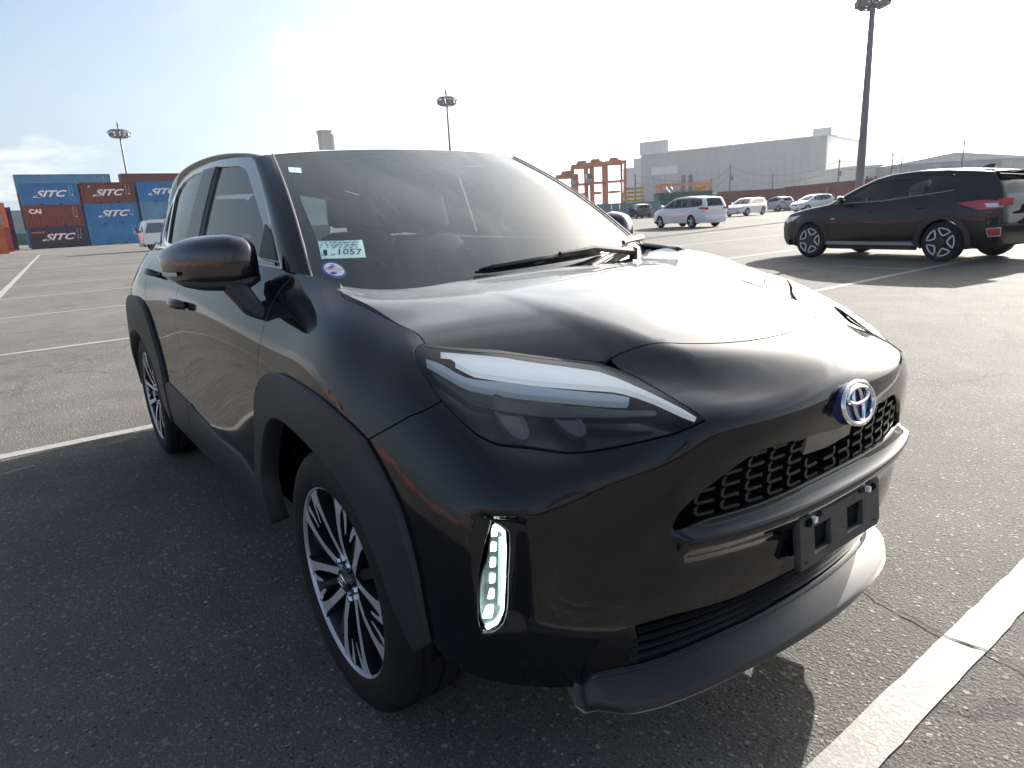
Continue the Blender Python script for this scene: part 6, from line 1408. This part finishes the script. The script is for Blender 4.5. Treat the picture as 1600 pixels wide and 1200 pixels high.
def shed(label,P,h,m,louvres=(),ridge=0,windows=0):
    A=Vector((*P[0],0));B=Vector((*P[1],0));d=B-A;t=thing('shed',label,'building',A,math.atan2(d.y,d.x)); L_=d.length;D=30
    b=MB(); b.box((L_/2,D/2,h/2),(L_,D,h)); b.obj('wall',m,t,smooth=None)
    if ridge:
        b=MB(); b.prism([(-.4,-.5,h+.003),(L_+.4,-.5,h+.003),(L_*.42,-.5,h+ridge)],(0,D+1,0)); b.obj('roof','wh_pale',t,smooth=None)
    else: b=MB(); b.box((L_/2,D/2,h+.2),(L_+.6,D+.6,.35)); b.obj('roof','wh_pale',t,smooth=None)
    for x,z,w,hh in louvres: b=MB(); b.box((x,-.06,z),(w,.2,hh)); b.obj('louvre','shutter',t,smooth=None)
    for k in range(windows):
        b=MB(); b.box((2.2+k*(L_-4)/max(1,windows-1),-.05,h*.66),(.9,.16,.7)); f=b.obj('window','shutter',t,smooth=None); MB().box((2.2+k*(L_-4)/max(1,windows-1),-.15,h*.66),(.7,.04,.5)).obj('pane','glassdark',f,smooth=None)
shed('beige low building with a row of small windows right of the near mast',[(-93.2,187.8),(-86.2,197.3)],8.6,'wh_beige',windows=8)
shed('grey shed with a low gable and dark louvres behind the navy crossover',[(-81.9,184.6),(-58.0,208.5)],8.2,'wh_grey',[(2.6,5.3,1.5,5.0),(6.0,6.6,4.2,2.2),(20.5,5.9,3.5,1.4)],ridge=2.2)
shed('low pale wall building at the right edge behind the shed',[(-55,196),(-36,222)],7.6,'wh_pale')
shed('low beige block in front of the warehouse base',[(-86,170.5),(-68,195)],4.6,'wh_beige',windows=4)
t=thing('silo_tower','pale tan tower rising behind the roof of the black crossover','tower',(-302,124.5,0))
b=MB(); b.box((0,0,20.5),(4.6,4.6,41)); b.obj('shaft',MT.setdefault('tan',mat('tan_concrete',(.42,.38,.32),rough=.7)),t,smooth=None)
b=MB(); b.box((2.0,2.6,20.0),(1.2,1.2,40)); b.obj('side_duct','wh_pale',t,smooth=None); b=MB(); b.box((0,0,41.3),(5.2,5.2,.7)); b.obj('cap','tan',t,smooth=None)
# utility poles with cross arms and wires
GP='utility poles before the warehouse'
tops=[]
def upole(label,x,y,h,arms=1,lean=0):
    t=thing('utility_pole',label,'utility pole',(x,y,0),R(35),GP)
    b=MB(); b.tube([(0,0,0),(0,0,h)],[.17,.10],8); b.obj('pole','polegrey',t)
    for k in range(arms): MB().box((0,0,h-.35-k*.8),(.09,1.7-.3*k,.10)).obj('cross_arm','polegrey',t,smooth=None)
    b=MB()
    for k in (-.7,-.25,.25,.7): b.lathe([(0,.05),(.22,.04)],6,o=(0,k,h-.3),cap=True)
    b.obj('insulators','polegrey',t)
    if arms>1: b=MB(); b.lathe([(0,.22),(.8,.22)],10,o=(.3,.1,h-2.8),cap=True); b.obj('transformer','polegrey',t)
    tops.append(Vector((x,y,h-.3)))
MT['polegrey']=mat('weathered_pole',(.11,.105,.10),rough=.8)
for i,(lb,x,y,h,a) in enumerate([('tallest utility pole in front of the middle of the warehouse',-75.1,106.4,7.8,2),('short utility pole above the orange gantry hoist',-76.8,103.1,5.5,1),('utility pole above the white wagon',-70.2,112.2,5.7,1),('utility pole with a cross arm left of the near mast',-63.4,122.2,7.6,2),('slim pole beside the left corner of the warehouse',-85.2,92.4,7.0,0),('tall pole above the roof of the navy crossover',-50.4,140.9,9.8,1),('pole with a lamp arm on the left of the grey shed',-57.8,130.1,8.2,2),('second slim pole on the left of the grey shed',-56.7,131.3,7.5,1)]): upole(lb,x,y,h,a)
def wire(a,b_,sag):
    return [a.lerp(b_,q)-Vector((0,0,sag*4*q*(1-q))) for q in np.linspace(0,1,10)]
order=[4,1,0,2,3,6,5]
for dz,lb in ((0,'upper overhead wire strung from pole to pole before the warehouse'),(1.2,'lower overhead wire running below the cross arms before the warehouse')):
    P=[]
    for i,j in zip(order[:-1],order[1:]): P+=wire(tops[i]-Vector((0,0,dz)),tops[j]-Vector((0,0,dz)),.5+.1*dz)[(1 if P else 0):]
    b=MB(); b.tube(P,.025,4); tag(b.obj('overhead_wire','polegrey',None),lb,'wire','overhead wires')

# rows of boxes and quay cranes across the yard, behind the viewer: they show only in the paintwork
b=MB(); rr=random.Random(11)
for k in range(26): b.box((-150+k*12.6,-88+rr.uniform(-1,1),2.6*rr.choice((1,1,2,2))/1),(12.1,2.4,2.6*2*rr.choice((.5,1,1))))
for k in range(14): b.box((95+rr.uniform(-1,1),-80+k*12.6,2.6),(2.4,12.1,5.2))
b.obj('far_container_rows','c_maroon',smooth=None,kind='stuff')
b=MB()
for x,y in ((150,-60),(175,-15),(150,-130),(60,-190),(10,-200)):
    for a in (-9,9):
        for c in (-8,8): b.box((x+a,y+c,17),(1.3,1.3,34))
    b.box((x,y,34),(20,18,2)); b.box((x-14,y,37),(70,3,3)); b.box((x,y,46),(1.5,1.5,22)); b.tube([(x,y,57),(x-48,y,38)],.4,5); b.tube([(x,y,57),(x+20,y,38)],.4,5)
b.obj('far_quay_cranes','c_redc',smooth=None,kind='stuff')
# ---------------------------------------------------------------- hazy air of the harbour
def haze():
    b=MB(); b.box((0,0,24.5),(1790,1790,51)); m=bpy.data.materials.new('haze'); m.use_nodes=True; nt=m.node_tree; nt.nodes.clear()
    v=nt.nodes.new('ShaderNodeVolumePrincipled'); v.inputs['Color'].default_value=(.93,.96,1,1); v.inputs['Density'].default_value=.00014; v.inputs['Anisotropy'].default_value=.45
    o=nt.nodes.new('ShaderNodeOutputMaterial'); nt.links.new(v.outputs[0],o.inputs['Volume'])
    b.obj('haze',m,smooth=None,kind='stuff')
haze()
